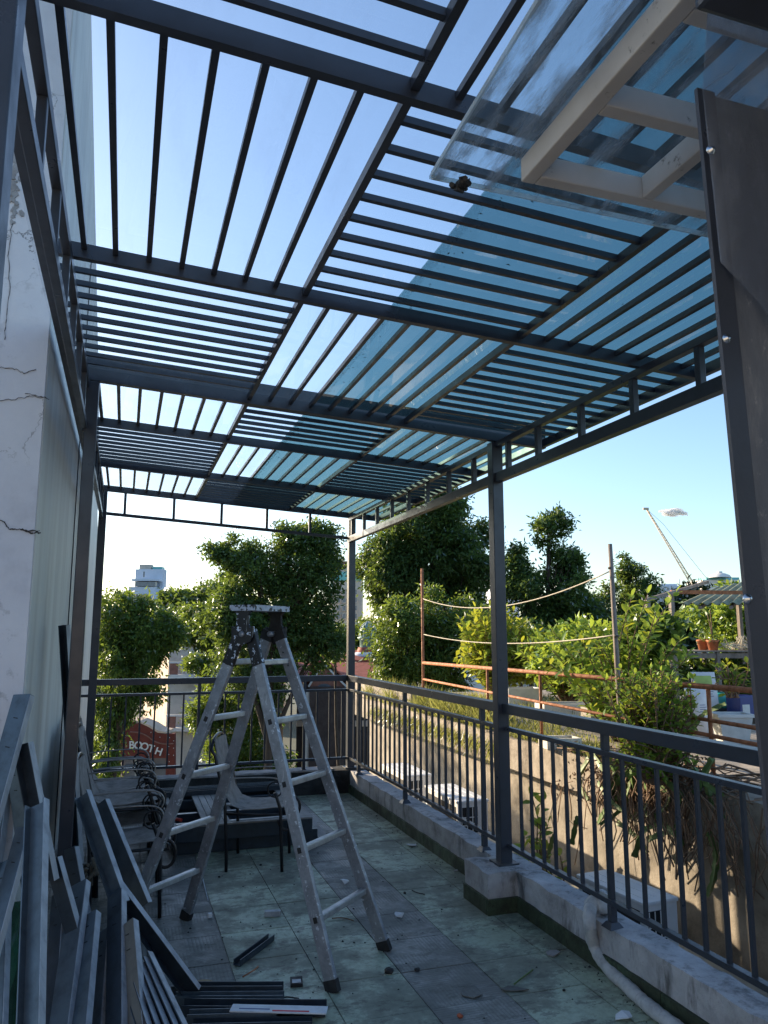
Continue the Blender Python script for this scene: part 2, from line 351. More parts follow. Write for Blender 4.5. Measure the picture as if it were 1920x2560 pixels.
def mk_glass(name, tint, dust_c, dust_lo, dust_hi, dscale, refl=1.0, streak=(1,1,1), thr=(0.5, 0.75)):
    m = bpy.data.materials.new(name); m.use_nodes = True; MATS[name] = m; n = m.node_tree.nodes; l = m.node_tree.links; n.clear()
    out = n.new('ShaderNodeOutputMaterial'); tr = n.new('ShaderNodeBsdfTransparent'); tr.inputs[0].default_value = (*tint, 1)
    gl = n.new('ShaderNodeBsdfGlossy'); gl.inputs['Roughness'].default_value = 0.02; gl.inputs[0].default_value = (refl, refl, refl, 1)
    fr = n.new('ShaderNodeFresnel'); fr.inputs['IOR'].default_value = 1.45
    geo = n.new('ShaderNodeNewGeometry'); om = n.new('ShaderNodeMath'); om.operation = 'SUBTRACT'; om.inputs[0].default_value = 1.0; l.new(geo.outputs['Backfacing'], om.inputs[1])
    fm = n.new('ShaderNodeMath'); fm.operation = 'MULTIPLY'; l.new(fr.outputs[0], fm.inputs[0]); l.new(om.outputs[0], fm.inputs[1])   # reflect at the outer faces only
    mx = n.new('ShaderNodeMixShader'); l.new(fm.outputs[0], mx.inputs[0]); l.new(tr.outputs[0], mx.inputs[1]); l.new(gl.outputs[0], mx.inputs[2])
    df = n.new('ShaderNodeBsdfDiffuse'); df.inputs[0].default_value = (*dust_c, 1); tl = n.new('ShaderNodeBsdfTranslucent'); tl.inputs[0].default_value = (*dust_c, 1)
    dm = n.new('ShaderNodeMixShader'); dm.inputs[0].default_value = 0.5; l.new(df.outputs[0], dm.inputs[1]); l.new(tl.outputs[0], dm.inputs[2])
    t = tex(n, l, 'Noise', dscale, 7, 0.68, 'World', sx=streak); r = ramp(n, l, t.outputs['Fac'], [(thr[0], dust_lo), (thr[1], dust_hi)])
    m2 = n.new('ShaderNodeMixShader'); l.new(r.outputs[0], m2.inputs[0]); l.new(mx.outputs[0], m2.inputs[1]); l.new(dm.outputs[0], m2.inputs[2])
    l.new(m2.outputs[0], out.inputs[0])
mk_glass('glass_clear', (0.975, 0.985, 0.99), (0.75, 0.8, 0.85), 0.012, 0.07, 3.0, streak=(2.2, 0.5, 1))
mk_glass('glass_teal', (0.47, 0.605, 0.615), (0.26, 0.36, 0.38), 0.03, 0.12, 3.0, streak=(2.0, 0.6, 1))
mk_glass('acrylic', (0.88, 0.925, 0.93), (0.40, 0.42, 0.42), 0.06, 0.8, 11.0, streak=(2.6, 0.45, 1), thr=(0.47, 0.66))
mk_glass('acrylic_edge', (0.65, 0.78, 0.82), (0.85, 0.9, 0.93), 0.5, 0.8, 5.0)
mk_glass('dusty_plastic', (0.84, 0.87, 0.92), (0.42, 0.45, 0.50), 0.12, 0.6, 4.0, streak=(1.5, 1, 0.5), thr=(0.45, 0.7))
mk_glass('green_glass', (0.30, 0.55, 0.42), (0.10, 0.14, 0.11), 0.15, 0.6, 4.0)
def mk_column():
    m, n, l, b = nodes('column_grime')
    t = tex(n, l, 'Noise', 16, 8, 0.75, 'World', sx=(1.6, 1, 0.35)); t2 = tex(n, l, 'Noise', 70, 6, 0.75, 'World', sx=(1, 1, 0.6))
    a = ramp(n, l, t.outputs['Fac'], [(0.3, (0.05, 0.062, 0.082)), (0.55, (0.095, 0.105, 0.125)), (0.75, (0.18, 0.19, 0.205))]).outputs[0]
    s = ramp(n, l, t2.outputs['Fac'], [(0.60, 0.0), (0.70, 0.55)]).outputs[0]; c = mix(n, l, s, a, (0.27, 0.27, 0.28))
    l.new(c, b.inputs['Base Color']); b.inputs['Roughness'].default_value = 0.6; bump(n, l, b, t2.outputs['Fac'], 0.15)
mk_column()
def mk_leaf(name, c1, c2, trans, tfac=0.4, gloss=0.035):
    m = bpy.data.materials.new(name); m.use_nodes = True; MATS[name] = m; n = m.node_tree.nodes; l = m.node_tree.links; n.clear()
    out = n.new('ShaderNodeOutputMaterial'); g = n.new('ShaderNodeNewGeometry'); oi = n.new('ShaderNodeObjectInfo')
    ad = n.new('ShaderNodeMath'); ad.operation = 'ADD'; l.new(g.outputs['Random Per Island'], ad.inputs[0]); l.new(oi.outputs['Random'], ad.inputs[1])
    fr = n.new('ShaderNodeMath'); fr.operation = 'FRACT'; l.new(ad.outputs[0], fr.inputs[0])
    r = ramp(n, l, fr.outputs[0], [(0.0, c1), (0.85, c2), (1.0, tuple(min(1, x*1.3) for x in c2))])
    d = n.new('ShaderNodeBsdfDiffuse'); l.new(r.outputs[0], d.inputs[0])
    tr = n.new('ShaderNodeBsdfTranslucent'); tc = mix(n, l, 0.65, r.outputs[0], trans); l.new(tc, tr.inputs[0])
    m1 = n.new('ShaderNodeMixShader'); m1.inputs[0].default_value = tfac; l.new(d.outputs[0], m1.inputs[1]); l.new(tr.outputs[0], m1.inputs[2])
    gl = n.new('ShaderNodeBsdfGlossy'); gl.inputs['Roughness'].default_value = 0.35; gl.inputs[0].default_value = (0.8, 0.85, 0.9, 1)
    lw = n.new('ShaderNodeFresnel'); lw.inputs['IOR'].default_value = 1.4
    mu = n.new('ShaderNodeMath'); mu.operation = 'MULTIPLY'; l.new(lw.outputs[0], mu.inputs[0]); mu.inputs[1].default_value = gloss*5
    m2 = n.new('ShaderNodeMixShader'); l.new(mu.outputs[0], m2.inputs[0]); l.new(m1.outputs[0], m2.inputs[1]); l.new(gl.outputs[0], m2.inputs[2])
    l.new(m2.outputs[0], out.inputs[0])
mk_leaf('leaf_dark', (0.032, 0.070, 0.024), (0.078, 0.138, 0.045), (0.26, 0.36, 0.04), 0.4)
mk_leaf('leaf_mid', (0.038, 0.086, 0.024), (0.092, 0.160, 0.042), (0.32, 0.42, 0.04), 0.42)
mk_leaf('leaf_bright', (0.08, 0.17, 0.03), (0.18, 0.29, 0.055), (0.46, 0.56, 0.06), 0.48)
mk_leaf('leaf_yellow', (0.13, 0.19, 0.025), (0.24, 0.31, 0.045), (0.60, 0.60, 0.05), 0.5)
mk_leaf('grass_blade', (0.07, 0.12, 0.03), (0.26, 0.25, 0.10), (0.45, 0.45, 0.10), 0.45)
mk_leaf('leaf_shade', (0.014, 0.030, 0.012), (0.030, 0.056, 0.020), (0.08, 0.11, 0.02), 0.3)  # darkest leaf copy, shade put into its colour
M = MATS
# ================================================================== SETTING
def structure(o): o['kind'] = 'structure'; return o
GZ = -7.5
structure(MB().add([(-900,-600,GZ),(1500,-600,GZ),(1500,2500,GZ),(-900,2500,GZ)], [(0,1,2,3)]).build('ground', M['ground']))
structure(MB().add([(-60,20,GZ+.02),(80,14,GZ+.02),(80,26,GZ+.02),(-60,33,GZ+.02)], [(0,1,2,3)]).build('road', M['asphalt']))
structure(MB().hexa([(-60,33,GZ),(80,26,GZ),(80,31,GZ),(-60,38,GZ),(-60,33,GZ+.14),(80,26,GZ+.14),(80,31,GZ+.14),(-60,38,GZ+.14)]).build('pavement', M['paving']))

# terrace floor: grout bed with separate tiles
XT = [-0.19+0.3815*k for k in range(-1, 8)]        # joints across
YT = [3.745+0.3785*k for k in range(-9, 13)]
floor = structure(MB().box(-3.2, 2.42, -0.8, 8.12, -0.25, -0.006).build('terrace_floor', M['concrete']))
rnd = random.Random(3)
tile_me = MB().bbox(-0.1885, 0.1885, -0.187, 0.187, -0.012, 0.0, 0.002).mesh('tile')
tg = {}
for k in ('tile_green', 'tile_grey'):
    me = tile_me.copy(); me.materials.append(M[k]); tg[k] = me
for i in range(len(XT)-1):
    for j in range(len(YT)-1):
        xc, yc = (XT[i]+XT[i+1])/2, (YT[j]+YT[j+1])/2
        if yc < 2.2 or yc > 8.0 or xc > 2.4 or xc < -0.5: continue
        grey = (abs(xc-1.525) < 0.1) or xc < 0.5
        o = bpy.data.objects.new('tile', tg['tile_grey' if grey else 'tile_green']); COL.objects.link(o)
        o.location = (xc, yc, rnd.uniform(-0.0012, 0.0012)); o.rotation_euler = (rnd.uniform(-.002,.002), rnd.uniform(-.002,.002), rnd.uniform(-.003,.003))
        o.parent = floor
# the storeys under the terrace
b = thing('house_below', 'grey rendered storey that carries the roof terrace', 'building', (1, 3, GZ))
MB().box(-3.2, 2.40, -0.8, 8.10, GZ, -0.26).build('wall', M['house_wall'], b)

# parapet along the right and the back
CZ = 0.22
curb = thing('parapet_kerb', 'low weathered concrete kerb under the right hand railing with green tile skirting', 'kerb', (2.35, 4.4, 0))
def rough_box(x0, x1, y0, y1, z0, z1, seed, step=0.09, amp=0.006):
    rr = random.Random(seed); bm = bmesh.new()
    bmesh.ops.create_cube(bm, size=1)
    for v in bm.verts: v.co = Vector(((x0+x1)/2+v.co.x*(x1-x0), (y0+y1)/2+v.co.y*(y1-y0), (z0+z1)/2+v.co.z*(z1-z0)))
    for ax, ln in ((0, x1-x0), (1, y1-y0), (2, z1-z0)):
        nc = int(ln/step)
        lo = (x0, y0, z0)[ax]
        for k in range(1, nc+1):
            co = [0, 0, 0]; co[ax] = lo+ln*k/(nc+1); no = [0, 0, 0]; no[ax] = 1
            bmesh.ops.bisect_plane(bm, geom=bm.verts[:]+bm.edges[:]+bm.faces[:], plane_co=co, plane_no=no)
    for v in bm.verts:
        v.co += Vector((rr.uniform(-amp, amp), rr.uniform(-amp, amp), rr.uniform(-amp, amp)*(1 if v.co.z > z1-0.01 else 0.3)))
    bm.verts.index_update(); mb = MB().add([v.co for v in bm.verts], [[v.index for v in f.verts] for f in bm.faces]); bm.free(); return mb
rough_box(2.262, 2.42, 0.2, 4.30, 0.0, CZ, 1).build('kerb_run', M['curb_plaster'], curb)
rough_box(2.262, 2.42, 4.63, 7.93, 0.0, CZ, 2).build('kerb_run', M['curb_plaster'], curb)
rough_box(2.075, 2.43, 4.302, 4.628, 0.0, CZ+0.004, 3, 0.08).build('pier', M['curb_plaster'], curb)
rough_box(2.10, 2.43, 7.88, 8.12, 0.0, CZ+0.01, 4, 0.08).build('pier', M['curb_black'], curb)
def skirt(x0, x1, y0, y1):
    rr = rnd.uniform(-0.0015, 0.0015)
    MB().bbox(x0+rr, x1, y0, y1, 0.001, 0.086, 0.002).build('skirting_tile', M['tile_skirt'], curb)
y = 0.35
while y < 4.28:
    skirt(2.247, 2.266, y, min(y+0.376, 4.292)); y += 0.38
skirt(2.062, 2.262, 4.288, 4.306); skirt(2.060, 2.080, 4.306, 4.628)
y = 4.64
while y < 7.86:
    skirt(2.247, 2.266, y, min(y+0.376, 7.87)); y += 0.38
kb = thing('rear_kerb', 'black stained concrete kerb under the rear railing behind the chairs', 'kerb', (1, 8, 0))
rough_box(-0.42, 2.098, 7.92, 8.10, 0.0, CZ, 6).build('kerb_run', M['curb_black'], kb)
rough_box(-0.42, 2.098, 7.915, 8.105, CZ+0.002, CZ+0.018, 7, 0.06, 0.004).build('kerb_cap', M['concrete'], kb)

# party wall on the left
pw = thing('party_wall', 'tall weathered white plaster party wall along the left side of the terrace', 'wall', (-0.8, 6, 0))
MB().box(-3.2, -0.415, 3.85, 4.10, -0.25, 7.0).build('end_face', M['plaster_old'], pw)
WX = -0.41
poly = [(WX, 3.87, -0.25), (WX, 11.6, -0.25), (WX, 11.6, 2.6), (WX, 9.24, 4.29), (WX, 4.88, 5.67), (WX, 3.87, 5.95)]
MB().prism(poly, (0,0,0), (-0.22,0,0)).build('side_face', M['wall_streaked'], pw)
MB().box(WX+.001, WX+.008, 6.35, 6.37, 0.0, 4.6).build('panel_joint', M['steel_edge'], pw)
def crack(pts, w, seed):
    r = random.Random(seed); mb = MB(); P = []
    for i in range(len(pts)-1):
        for k in range(6):
            a, b_ = aty(*pts[i], 3.846), aty(*pts[i+1], 3.846); P.append(a.lerp(b_, k/6)+Vector((r.uniform(-.004,.004), 0, r.uniform(-.005,.005))))
    for i in range(len(P)-1): mb.bar(P[i], P[i+1], .004, w*r.uniform(.3,1.5), (0,0,1))
    mb.build('crack', M['crack'], pw)
crack([(-30,1292),(8,1302),(22,1322),(48,1322),(70,1328),(104,1326)], .0045, 1); crack([(60,1326),(78,1334),(92,1330),(104,1333)], .006, 6); crack([(30,560),(20,640),(26,720),(14,800),(10,860)], .002, 2)
crack([(-20,918),(30,920),(60,932),(96,925)], .0018, 3); crack([(0,1000),(40,998),(80,990),(122,996)], .0014, 4); crack([(62,985),(100,990),(126,998)], .0018, 5)
fk = MB(); rf = random.Random(12)
for k in range(70):
    c = aty(rf.gauss(34,10), rf.uniform(330,560), 3.848); r = rf.uniform(.004,.017)
    fk.prism([c+Vector((r*math.cos(t_)*rf.uniform(.5,1.3), 0, 1.4*r*math.sin(t_)*rf.uniform(.5,1.3))) for t_ in (0,.9,1.9,2.8,3.7,4.6,5.5)], (0,0,0), (0,-rf.uniform(.002,.006),0))
fk.build('peeled_plaster', M['concrete'], pw)
# house behind that carries the awning, unseen; height and setback chosen for sky light
hb = thing('house_behind', 'rendered house wall at the near end of the terrace', 'building', (0, -1, 0))
MB().box(-3.2, 6.0, -2.5, -2.2, -0.25, 2.9).build('wall', M['house_wall'], hb)

# ================================================================== PERGOLA
zb = lambda x: 2.985-0.06*x
pg = thing('steel_pergola', 'charcoal steel pergola with slatted panels and tinted glass over the terrace', 'pergola', (1, 4.5, 0))
def barx(name, x0, x1, y0, y1, o0, o1, mat='steel'):
    return MB().hexa([(x0,y0,zb(x0)+o0),(x1,y0,zb(x1)+o0),(x1,y1,zb(x1)+o0),(x0,y1,zb(x0)+o0),
                      (x0,y0,zb(x0)+o1),(x1,y0,zb(x1)+o1),(x1,y1,zb(x1)+o1),(x0,y1,zb(x0)+o1)]).build(name, M[mat], pg)
def bary(name, x0, x1, y0, y1, o0, o1, mat='steel'):
    xm = (x0+x1)/2
    return MB().box(x0, x1, y0, y1, zb(xm)+o0, zb(xm)+o1).build(name, M[mat], pg)
XL, XR = -0.378, 2.62
BE = [(0.35, 0.38), (1.655, 1.685), (2.926, 2.956), (4.42, 4.462), (5.415, 5.445), (6.775, 6.805), (7.97, 8.01)]
for i, (y0, y1) in enumerate(BE):
    if i == 3:
        barx('beam', XL+.031, XR, y0, y1, 0.0, 0.064); barx('beam', XL+.031, XR, y0+.003, y1-.003, 0.066, 0.135)
    else:
        barx('beam', XL+.031, XR-.031, y0, y1, 0.0, 0.058)
A, B = 0.635, 1.622
OS, OT = 0.033, 0.0545
for i in range(6):
    ya, yb_ = BE[i][1]+.001, BE[i+1][0]-.001
    for xd in (A, B): bary('divider', xd-.012, xd+.012, ya, yb_, 0.022, 0.0555)
    cells = [(XL+.032, A-.0125), (A+.0125, B-.0125), (B+.0125, XR-.031)]
    for c, (xa, xb) in enumerate(cells):
        if (i+c) % 2 == 1:      # slats running away from the camera
            xs = {0: [-.214, -.102, .020, .143, .266, .389, .512], 1: [.758, .882, 1.005, 1.128, 1.251, 1.375, 1.498], 2: [1.755, 1.879, 2.003, 2.127, 2.25, 2.375, 2.5]}[c]
            for x in xs: bary('slat', x-.0098, x+.0098, ya, yb_, OS, OT)
        else:
            st = {0: (0.52, .131), 1: (1.806, .1305), 2: (3.146, .1235), 3: (4.595, .132), 4: (5.565, .1265), 5: (6.93, .129)}[i]
            y = st[0]
            while y < yb_-.05:
                barx('slat', xa, xb, y-.0185, y, OS, OT); y += st[1]
# edge members along the wall and the eaves
bary('edge_beam', XL, XL+.03, 0.35, 8.01, -0.004, 0.058)
bary('edge_beam', XR-.03, XR, 0.35, 8.01, 0.006, 0.057)
# posts
PS = [(-.27, -.195, 1.12, 1.195, 0, 2.99), (-.265, -.20, 4.41, 4.475, 0, 2.99), (-.295, -.222, 7.935, 8.01, CZ, 2.99),
      (2.225, 2.30, 4.43, 4.505, CZ+.012, zb(2.26)-.002), (2.255, 2.33, 7.945, 8.02, CZ+.018, zb(2.29)-.002)]
for (x0, x1, y0, y1, z0, z1) in PS:
    p = MB().bbox(x0, x1, y0, y1, z0, z1, 0.004).build('post', M['steel'], pg)
    if z0 > 0.05: MB().bbox(x0-.03, x1+.03, y0-.03, y1+.03, z0-.008, z0+.004, .002).build('base_plate', M['steel_edge'], p)
# right truss
TX = 2.265
def ybox(name, xc, w, y0, y1, z0, z1): return MB().bbox(xc-w/2, xc+w/2, y0, y1, z0, z1, .003).build(name, M['steel'], pg)
for (ya, yb_) in ((0.4, 4.427), (4.508, 7.942)):
    ybox('truss_chord', TX, .05, ya, yb_, 2.575, 2.637)
    ybox('truss_chord', TX, .04, ya, yb_, 2.808, 2.846)
for y in (1.66, 2.10, 2.545, 2.998, 3.45, 3.908, 4.283, 4.80, 5.241, 5.681, 6.117, 6.554, 6.994, 7.423, 7.85):
    ybox('truss_strut', TX, .032, y-.016, y+.016, 2.636, 2.809)
# left truss
LX = -.265
for (ya, yb_) in ((1.197, 4.408), (4.477, 7.933)):
    ybox('truss_chord', LX, .03, ya, yb_, 2.715, 2.757)
    ybox('truss_chord', LX, .03, ya, yb_, 2.952, 2.996)
for y in (1.53, 1.965, 2.405, 2.845, 3.285, 3.725, 4.165, 4.70, 5.14, 5.58, 6.02, 6.46, 6.90, 7.34, 7.78):
    ybox('truss_strut', LX, .026, y-.016, y+.016, 2.756, 2.953)
# rear truss
def zc(x): return zb(x)-.238
MB().hexa([(-.221,7.97,zc(-.221)),(2.254,7.97,zc(2.254)),(2.254,8.0,zc(2.254)),(-.221,8.0,zc(-.221)),(-.221,7.97,zc(-.221)+.03),(2.254,7.97,zc(2.254)+.03),(2.254,8.0,zc(2.254)+.03),(-.221,8.0,zc(-.221)+.03)]).build('truss_chord', M['steel'], pg)
for x in (-.054, .418, .895, 1.366, 1.829):
    MB().box(x-.013, x+.013, 7.973, 7.997, zc(x)+.029, zb(x)+.001).build('truss_strut', M['steel'], pg)
# glass
GY = [0.36, 1.67, 2.94, 4.395]; GY2 = [4.49, 5.43, 6.79, 8.06]
def glass(x0, x1, y0, y1, o, mat):
    g = barx('glass_panel', x0, x1, y0+.004, y1-.004, o, o+.006, mat)
    return g
for ys in (GY, GY2):
    for k in range(3):
        glass(XL-.03, 1.06, ys[k], ys[k+1], .0665, 'glass_clear')
        glass(1.015, XR+.03, ys[k], ys[k+1], .0595, 'glass_teal')
# wind blown leaf litter lying on the glass
rng0 = random.Random(77); lit = MB()
for k in range(170):
    x = rng0.uniform(1.1, 2.55) if k < 60 else rng0.gauss(1.075, .02); y = rng0.uniform(1.9, 7.8); s_ = rng0.uniform(.004, .012); a_ = rng0.uniform(0, 6.3)
    z = zb(x)+(.0735 if x < 1.06 else .0665); ca, sa = math.cos(a_), math.sin(a_)
    lit.add([(x-s_*ca, y-s_*sa, z), (x+.35*s_*sa, y-.35*s_*ca, z+.003), (x+s_*ca, y+s_*sa, z+.002), (x-.35*s_*sa, y+.35*s_*ca, z+.004)], [(0,1,2,3)])
tag(lit.build('leaf_litter', M['twig']), 'dry leaf litter lying on the glass roof', 'leaf litter', kind='stuff')

# ================================================================== RAILINGS
rail_mesh = {}
def bal_mesh(h):
    if h not in rail_mesh:
        me = MB().box(-.008, .008, -.008, .008, 0, h).mesh('baluster'); me.materials.append(M['steel']); rail_mesh[h] = me
    return rail_mesh[h]
def railing(label, p, q, bal, stubs, hw=.06, group=None):
    p, q = Vector(p), Vector(q); d = (q-p).normalized()
    t = thing('terrace_railing', label, 'railing', tuple((p+q)/2+Vector((0,0,CZ))))
    def rail(n, z0, z1, w): MB().bar(p+Vector((0,0,(z0+z1)/2)), q+Vector((0,0,(z0+z1)/2)), w, z1-z0, (0,0,1), .003).build(n, M['steel'], t)
    rail('handrail', 1.113, 1.172, hw); rail('upper_rail', 1.008, 1.033, .034); rail('lower_rail', .318, .343, .034)
    for s in bal:
        o = bpy.data.objects.new('baluster', bal_mesh(.668)); COL.objects.link(o); o.location = p+d*s+Vector((0,0,.342))
        o.parent = t; o.matrix_parent_inverse = Matrix.Translation(-t.location)
    for s, z0 in stubs:
        c = p+d*s; w = .016
        for (a, b_) in ((1.034, 1.112), (CZ+.004 if z0 else .5, .317)):
            if b_ > a: MB().box(c.x-w, c.x+w, c.y-w, c.y+w, a, b_).build('stub_post', M['steel'], t)
        MB().box(c.x-.013, c.x+.013, c.y-.013, c.y+.013, .344, 1.007).build('stub_post', M['steel'], t)
        if z0: MB().hexa([(c.x-.04,c.y-.04,CZ-.004),(c.x+.04,c.y-.04,CZ-.004),(c.x+.04,c.y+.04,CZ-.004),(c.x-.04,c.y+.04,CZ-.004),(c.x-.022,c.y-.022,CZ+.022),(c.x+.022,c.y-.022,CZ+.022),(c.x+.022,c.y+.022,CZ+.022),(c.x-.022,c.y+.022,CZ+.022)]).build('base_plate', M['steel'], t)
    return t
RXX = 2.285
nb = [y for y in [4.148-.1272*k for k in range(-1, 25)] if abs(y-3.391) > .05]
railing('dark steel railing nearest the camera on the right with the hose under it', (RXX, .9, 0), (RXX, 4.428, 0), [y-.9 for y in nb if y > 1], [(3.391-.9, 1), (1.9-.9, 1)])
fb = [7.567-.1265*k for k in range(-2, 24)]
railing('dark steel railing on the far right in front of the two air conditioners', (RXX, 4.507, 0), (RXX, 7.943, 0), [y-4.507 for y in fb if abs(y-6.288) > .05 and abs(y-4.785) > .05 and y < 7.9 and abs(y-7.62) > .045], [(6.288-4.507, 1), (4.785-4.507, 1), (7.64-4.507, 1)])
bb = [x for x in [-.084+.1345*k for k in range(18)] if abs(x-.737) > .05 and abs(x-1.8) > .05 and x < 2.22]
railing('dark steel railing across the rear of the terrace behind the ladder', (-.40, 7.985, 0), (2.253, 7.985, 0), [x+.40 for x in bb], [(.737+.40, 1), (1.8+.40, 1)], .05)
def smooth(pts, n=6):
    pts = [Vector(p) for p in pts]; out = []
    for i in range(len(pts)-1):
        p0, p1, p2, p3 = pts[max(i-1,0)], pts[i], pts[i+1], pts[min(i+2,len(pts)-1)]
        for k in range(n):
            t = k/n; out.append(.5*((2*p1)+(p2-p0)*t+(2*p0-5*p1+4*p2-p3)*t*t+(3*p1-p0-3*p2+p3)*t**3))
    return out+[pts[-1]]
# ================================================================== AWNING AND COLUMN, near right
aw = thing('awning_frame', 'off white steel awning frame under a clear sheet at the upper right', 'awning', (1.0, .6, 2.36))
AZ0, AZ1 = 2.36, 2.402
def abar(x0, x1, y0, y1): MB().bbox(x0, x1, y0, y1, AZ0, AZ1, .003).build('frame_tube', M['awning_paint'], aw)
abar(.603, .628, .0, 1.070); abar(.6285, 1.7, 1.046, 1.070); abar(.6285, 1.7, .858, .882); abar(.6285, 1.7, .675, .698)
abar(.830, .853, .8825, 1.0455)
MB().bbox(.53, 1.6, -.35, .57, 2.24, 2.32, .006).build('soffit_panel', M['steel'], aw)
sh = thing('acrylic_sheet', 'clear scratched acrylic sheet lying on the off white awning frame', 'plastic sheet', (1.0, .6, 2.42))
SZ = 2.4025; p0 = atz(1073, 448, SZ); p1 = atz(1330, 0, SZ)
MB().hexa([(p0.x,p0.y,SZ),(1.75,p0.y+.02,SZ),(1.75,-.1,SZ),(p1.x-.02,-.1,SZ),(p0.x,p0.y,SZ+.007),(1.75,p0.y+.02,SZ+.007),(1.75,-.1,SZ+.007),(p1.x-.02,-.1,SZ+.007)]).build('sheet', M['acrylic'], sh)
MB().bar((p0.x+.004, p0.y-.003, SZ+.0035), (1.74, p0.y+.015, SZ+.0035), .004, .009).build('front_edge', M['acrylic_edge'], sh)
MB().bar((p0.x+.001, p0.y-.01, SZ+.0035), (p1.x-.018, -.09, SZ+.0035), .004, .009).build('side_edge', M['acrylic_edge'], sh)
q = atz(1150, 452, 2.40); tr = MB()
for k in range(9):
    a = q+Vector((rnd.uniform(-.010,.010), rnd.uniform(-.010,.016), rnd.uniform(-.008,.0)))
    tr.tube([a, a+.6*Vector((rnd.uniform(-.02,.02), rnd.uniform(-.02,.01), rnd.uniform(-.012,.004))), a+Vector((rnd.uniform(-.016,.016), rnd.uniform(-.016,.01), -.004))], .005, 6)
tr.build('black_tape', M['black_rubber'], sh)

col = thing('door_column', 'dark grimy steel column with screws at the right edge of the picture', 'column', (.75, .65, 0))
lean = lambda z: .592-.030*(z-1.6)
ZT = 2.20
MB().hexa([(lean(0)+.022,.626,0),(1.0,.626,0),(1.0,.68,0),(lean(0)+.065,.68,0),(lean(ZT)+.022,.626,ZT),(1.0,.626,ZT),(1.0,.68,ZT),(lean(ZT)+.065,.68,ZT)]).build('shaft', M['column_grime'], col)
MB().hexa([(lean(0),.6205,0),(lean(0)+.024,.6205,0),(lean(0)+.024,.6255,0),(lean(0),.6255,0),(lean(ZT),.6205,ZT),(lean(ZT)+.024,.6205,ZT),(lean(ZT)+.024,.6255,ZT),(lean(ZT),.6255,ZT)]).build('corner_angle', M['steel'], col)
for px, py in ((1779, 374), (1817, 846), (1871, 1497)):
    c = aty(px, py, .620 if py > 374 else .6095)
    MB().lathe(c+Vector((0,.002,0)), [(.0001,-.005),(.0022,-.005),(.0030,-.003),(.0050,-.002),(.0055,-.0005),(.0055,.0)][::-1], 14, (0,1,0)).build('screw', M['screw'], col)
pl = thing('plastic_door_sheet', 'dusty clear plastic sheet screwed to the top of the dark column', 'plastic sheet', (.8, .61, 1.95))
pts = [(lean(2.19)-.001,.6125,2.19),(lean(2.19)+.03,.6125,2.40),(1.0,.6125,2.60),(1.0,.6125,1.78),(.72,.6125,1.86),(.655,.6125,1.915),(.63,.6125,1.95),(lean(1.97),.6125,1.99)]
MB().prism(pts, (0,-.002,0), (0,.0,0)).build('sheet', M['dusty_plastic'], pl)

# ================================================================== LADDER
ld = thing('step_ladder', 'paint splashed aluminium A frame ladder standing in the middle of the terrace', 'ladder', (.7, 4.2, 0))
fe = {'rn': Vector((.98,3.66,0)), 'rf': Vector((1.35,4.02,0)), 'ln': Vector((.05,4.43,0)), 'lf': Vector((.41,4.79,0))}
wd = Vector((.71,.70,0)).normalized(); sd_ = Vector((-.77,.64,0)).normalized()
tp = {}
for k in fe:
    c = Vector((.61,4.137,1.60)) if k[1] == 'n' else Vector((.79,4.313,1.60))
    tp[k] = c + sd_*(.035 if k[0] == 'l' else -.035)
for k in fe:
    rl = MB().bar(fe[k], tp[k], .062, .026, wd, .003).build('rail', M['aluminium'], ld)
    d = (tp[k]-fe[k]).normalized()
    MB().bar(fe[k]-d*.004, fe[k]+d*.05, .068, .032, wd, .003).build('rubber_foot', M['black_rubber'], rl)
    if k[1] == 'n':
        MB().bar(tp[k]-d*.17, tp[k]+d*.02, .064, .030, wd, .003).build('hinge_sleeve', M['splashed_black'], rl)
    else:
        MB().bar(tp[k]-d*.035, tp[k]+d*.02, .075, .028, wd, .003).build('hinge_sleeve', M['black_rubber'], rl)
for s in 'lr':
    for r in range(5):
        f_ = (.285+.292*r)/1.6
        a = fe[s+'n'].lerp(tp[s+'n'], f_); b_ = fe[s+'f'].lerp(tp[s+'f'], f_)
        d = (b_-a).normalized()
        rg = MB().bar(a+d*.012, b_-d*.012, .032, .030, (0,0,1), .006).build('rung', M['rung_alu'], ld)
        dr = (tp[s+'n']-fe[s+'n']).normalized()
        MB().bar(a-d*.0145-dr*.013, a-d*.0145+dr*.013, .020, .004, wd, .001).build('rung_socket', M['black_rubber'], rg)
for nm, c, mt in (('n', Vector((.61,4.137,0)), 'splashed_black'), ('f', Vector((.79,4.313,0)), 'black_rubber')):
    prof = [(-.062,1.585),(-.050,1.560),(0,1.545),(.050,1.560),(.062,1.585),(.064,1.640),(.045,1.632),(.034,1.655),(.032,1.700),(.055,1.722),(-.055,1.722),(-.032,1.700),(-.034,1.655),(-.045,1.632),(-.064,1.640)]
    n_ = -1 if nm == 'n' else 1
    MB().prism([c+sd_*u+Vector((0,0,z)) for u, z in prof], wd*(.016*n_), wd*(.034*n_)).build('hinge_plate', M[mt], ld)
    MB().lathe(c+Vector((0,0,1.60)), [(.0001,-.042),(.014,-.042),(.016,-.036),(.016,.036),(.014,.042),(.0001,.042)], 14, tuple(wd)).build('pivot_bolt', M['aluminium'], ld)
    for u in (-.042, .042):
        for z in (1.50, 1.43):
            MB().lathe(c+wd*(.018*n_ if nm == 'n' else -.018)+sd_*u*1.35*(1.66-z)/.12+Vector((0,0,z)), [(.0001,-.006),(.005,-.004),(.005,.0)], 10, tuple(wd)).build('rivet', M['steel_edge'], ld)
tc = Vector((.70,4.225,0))
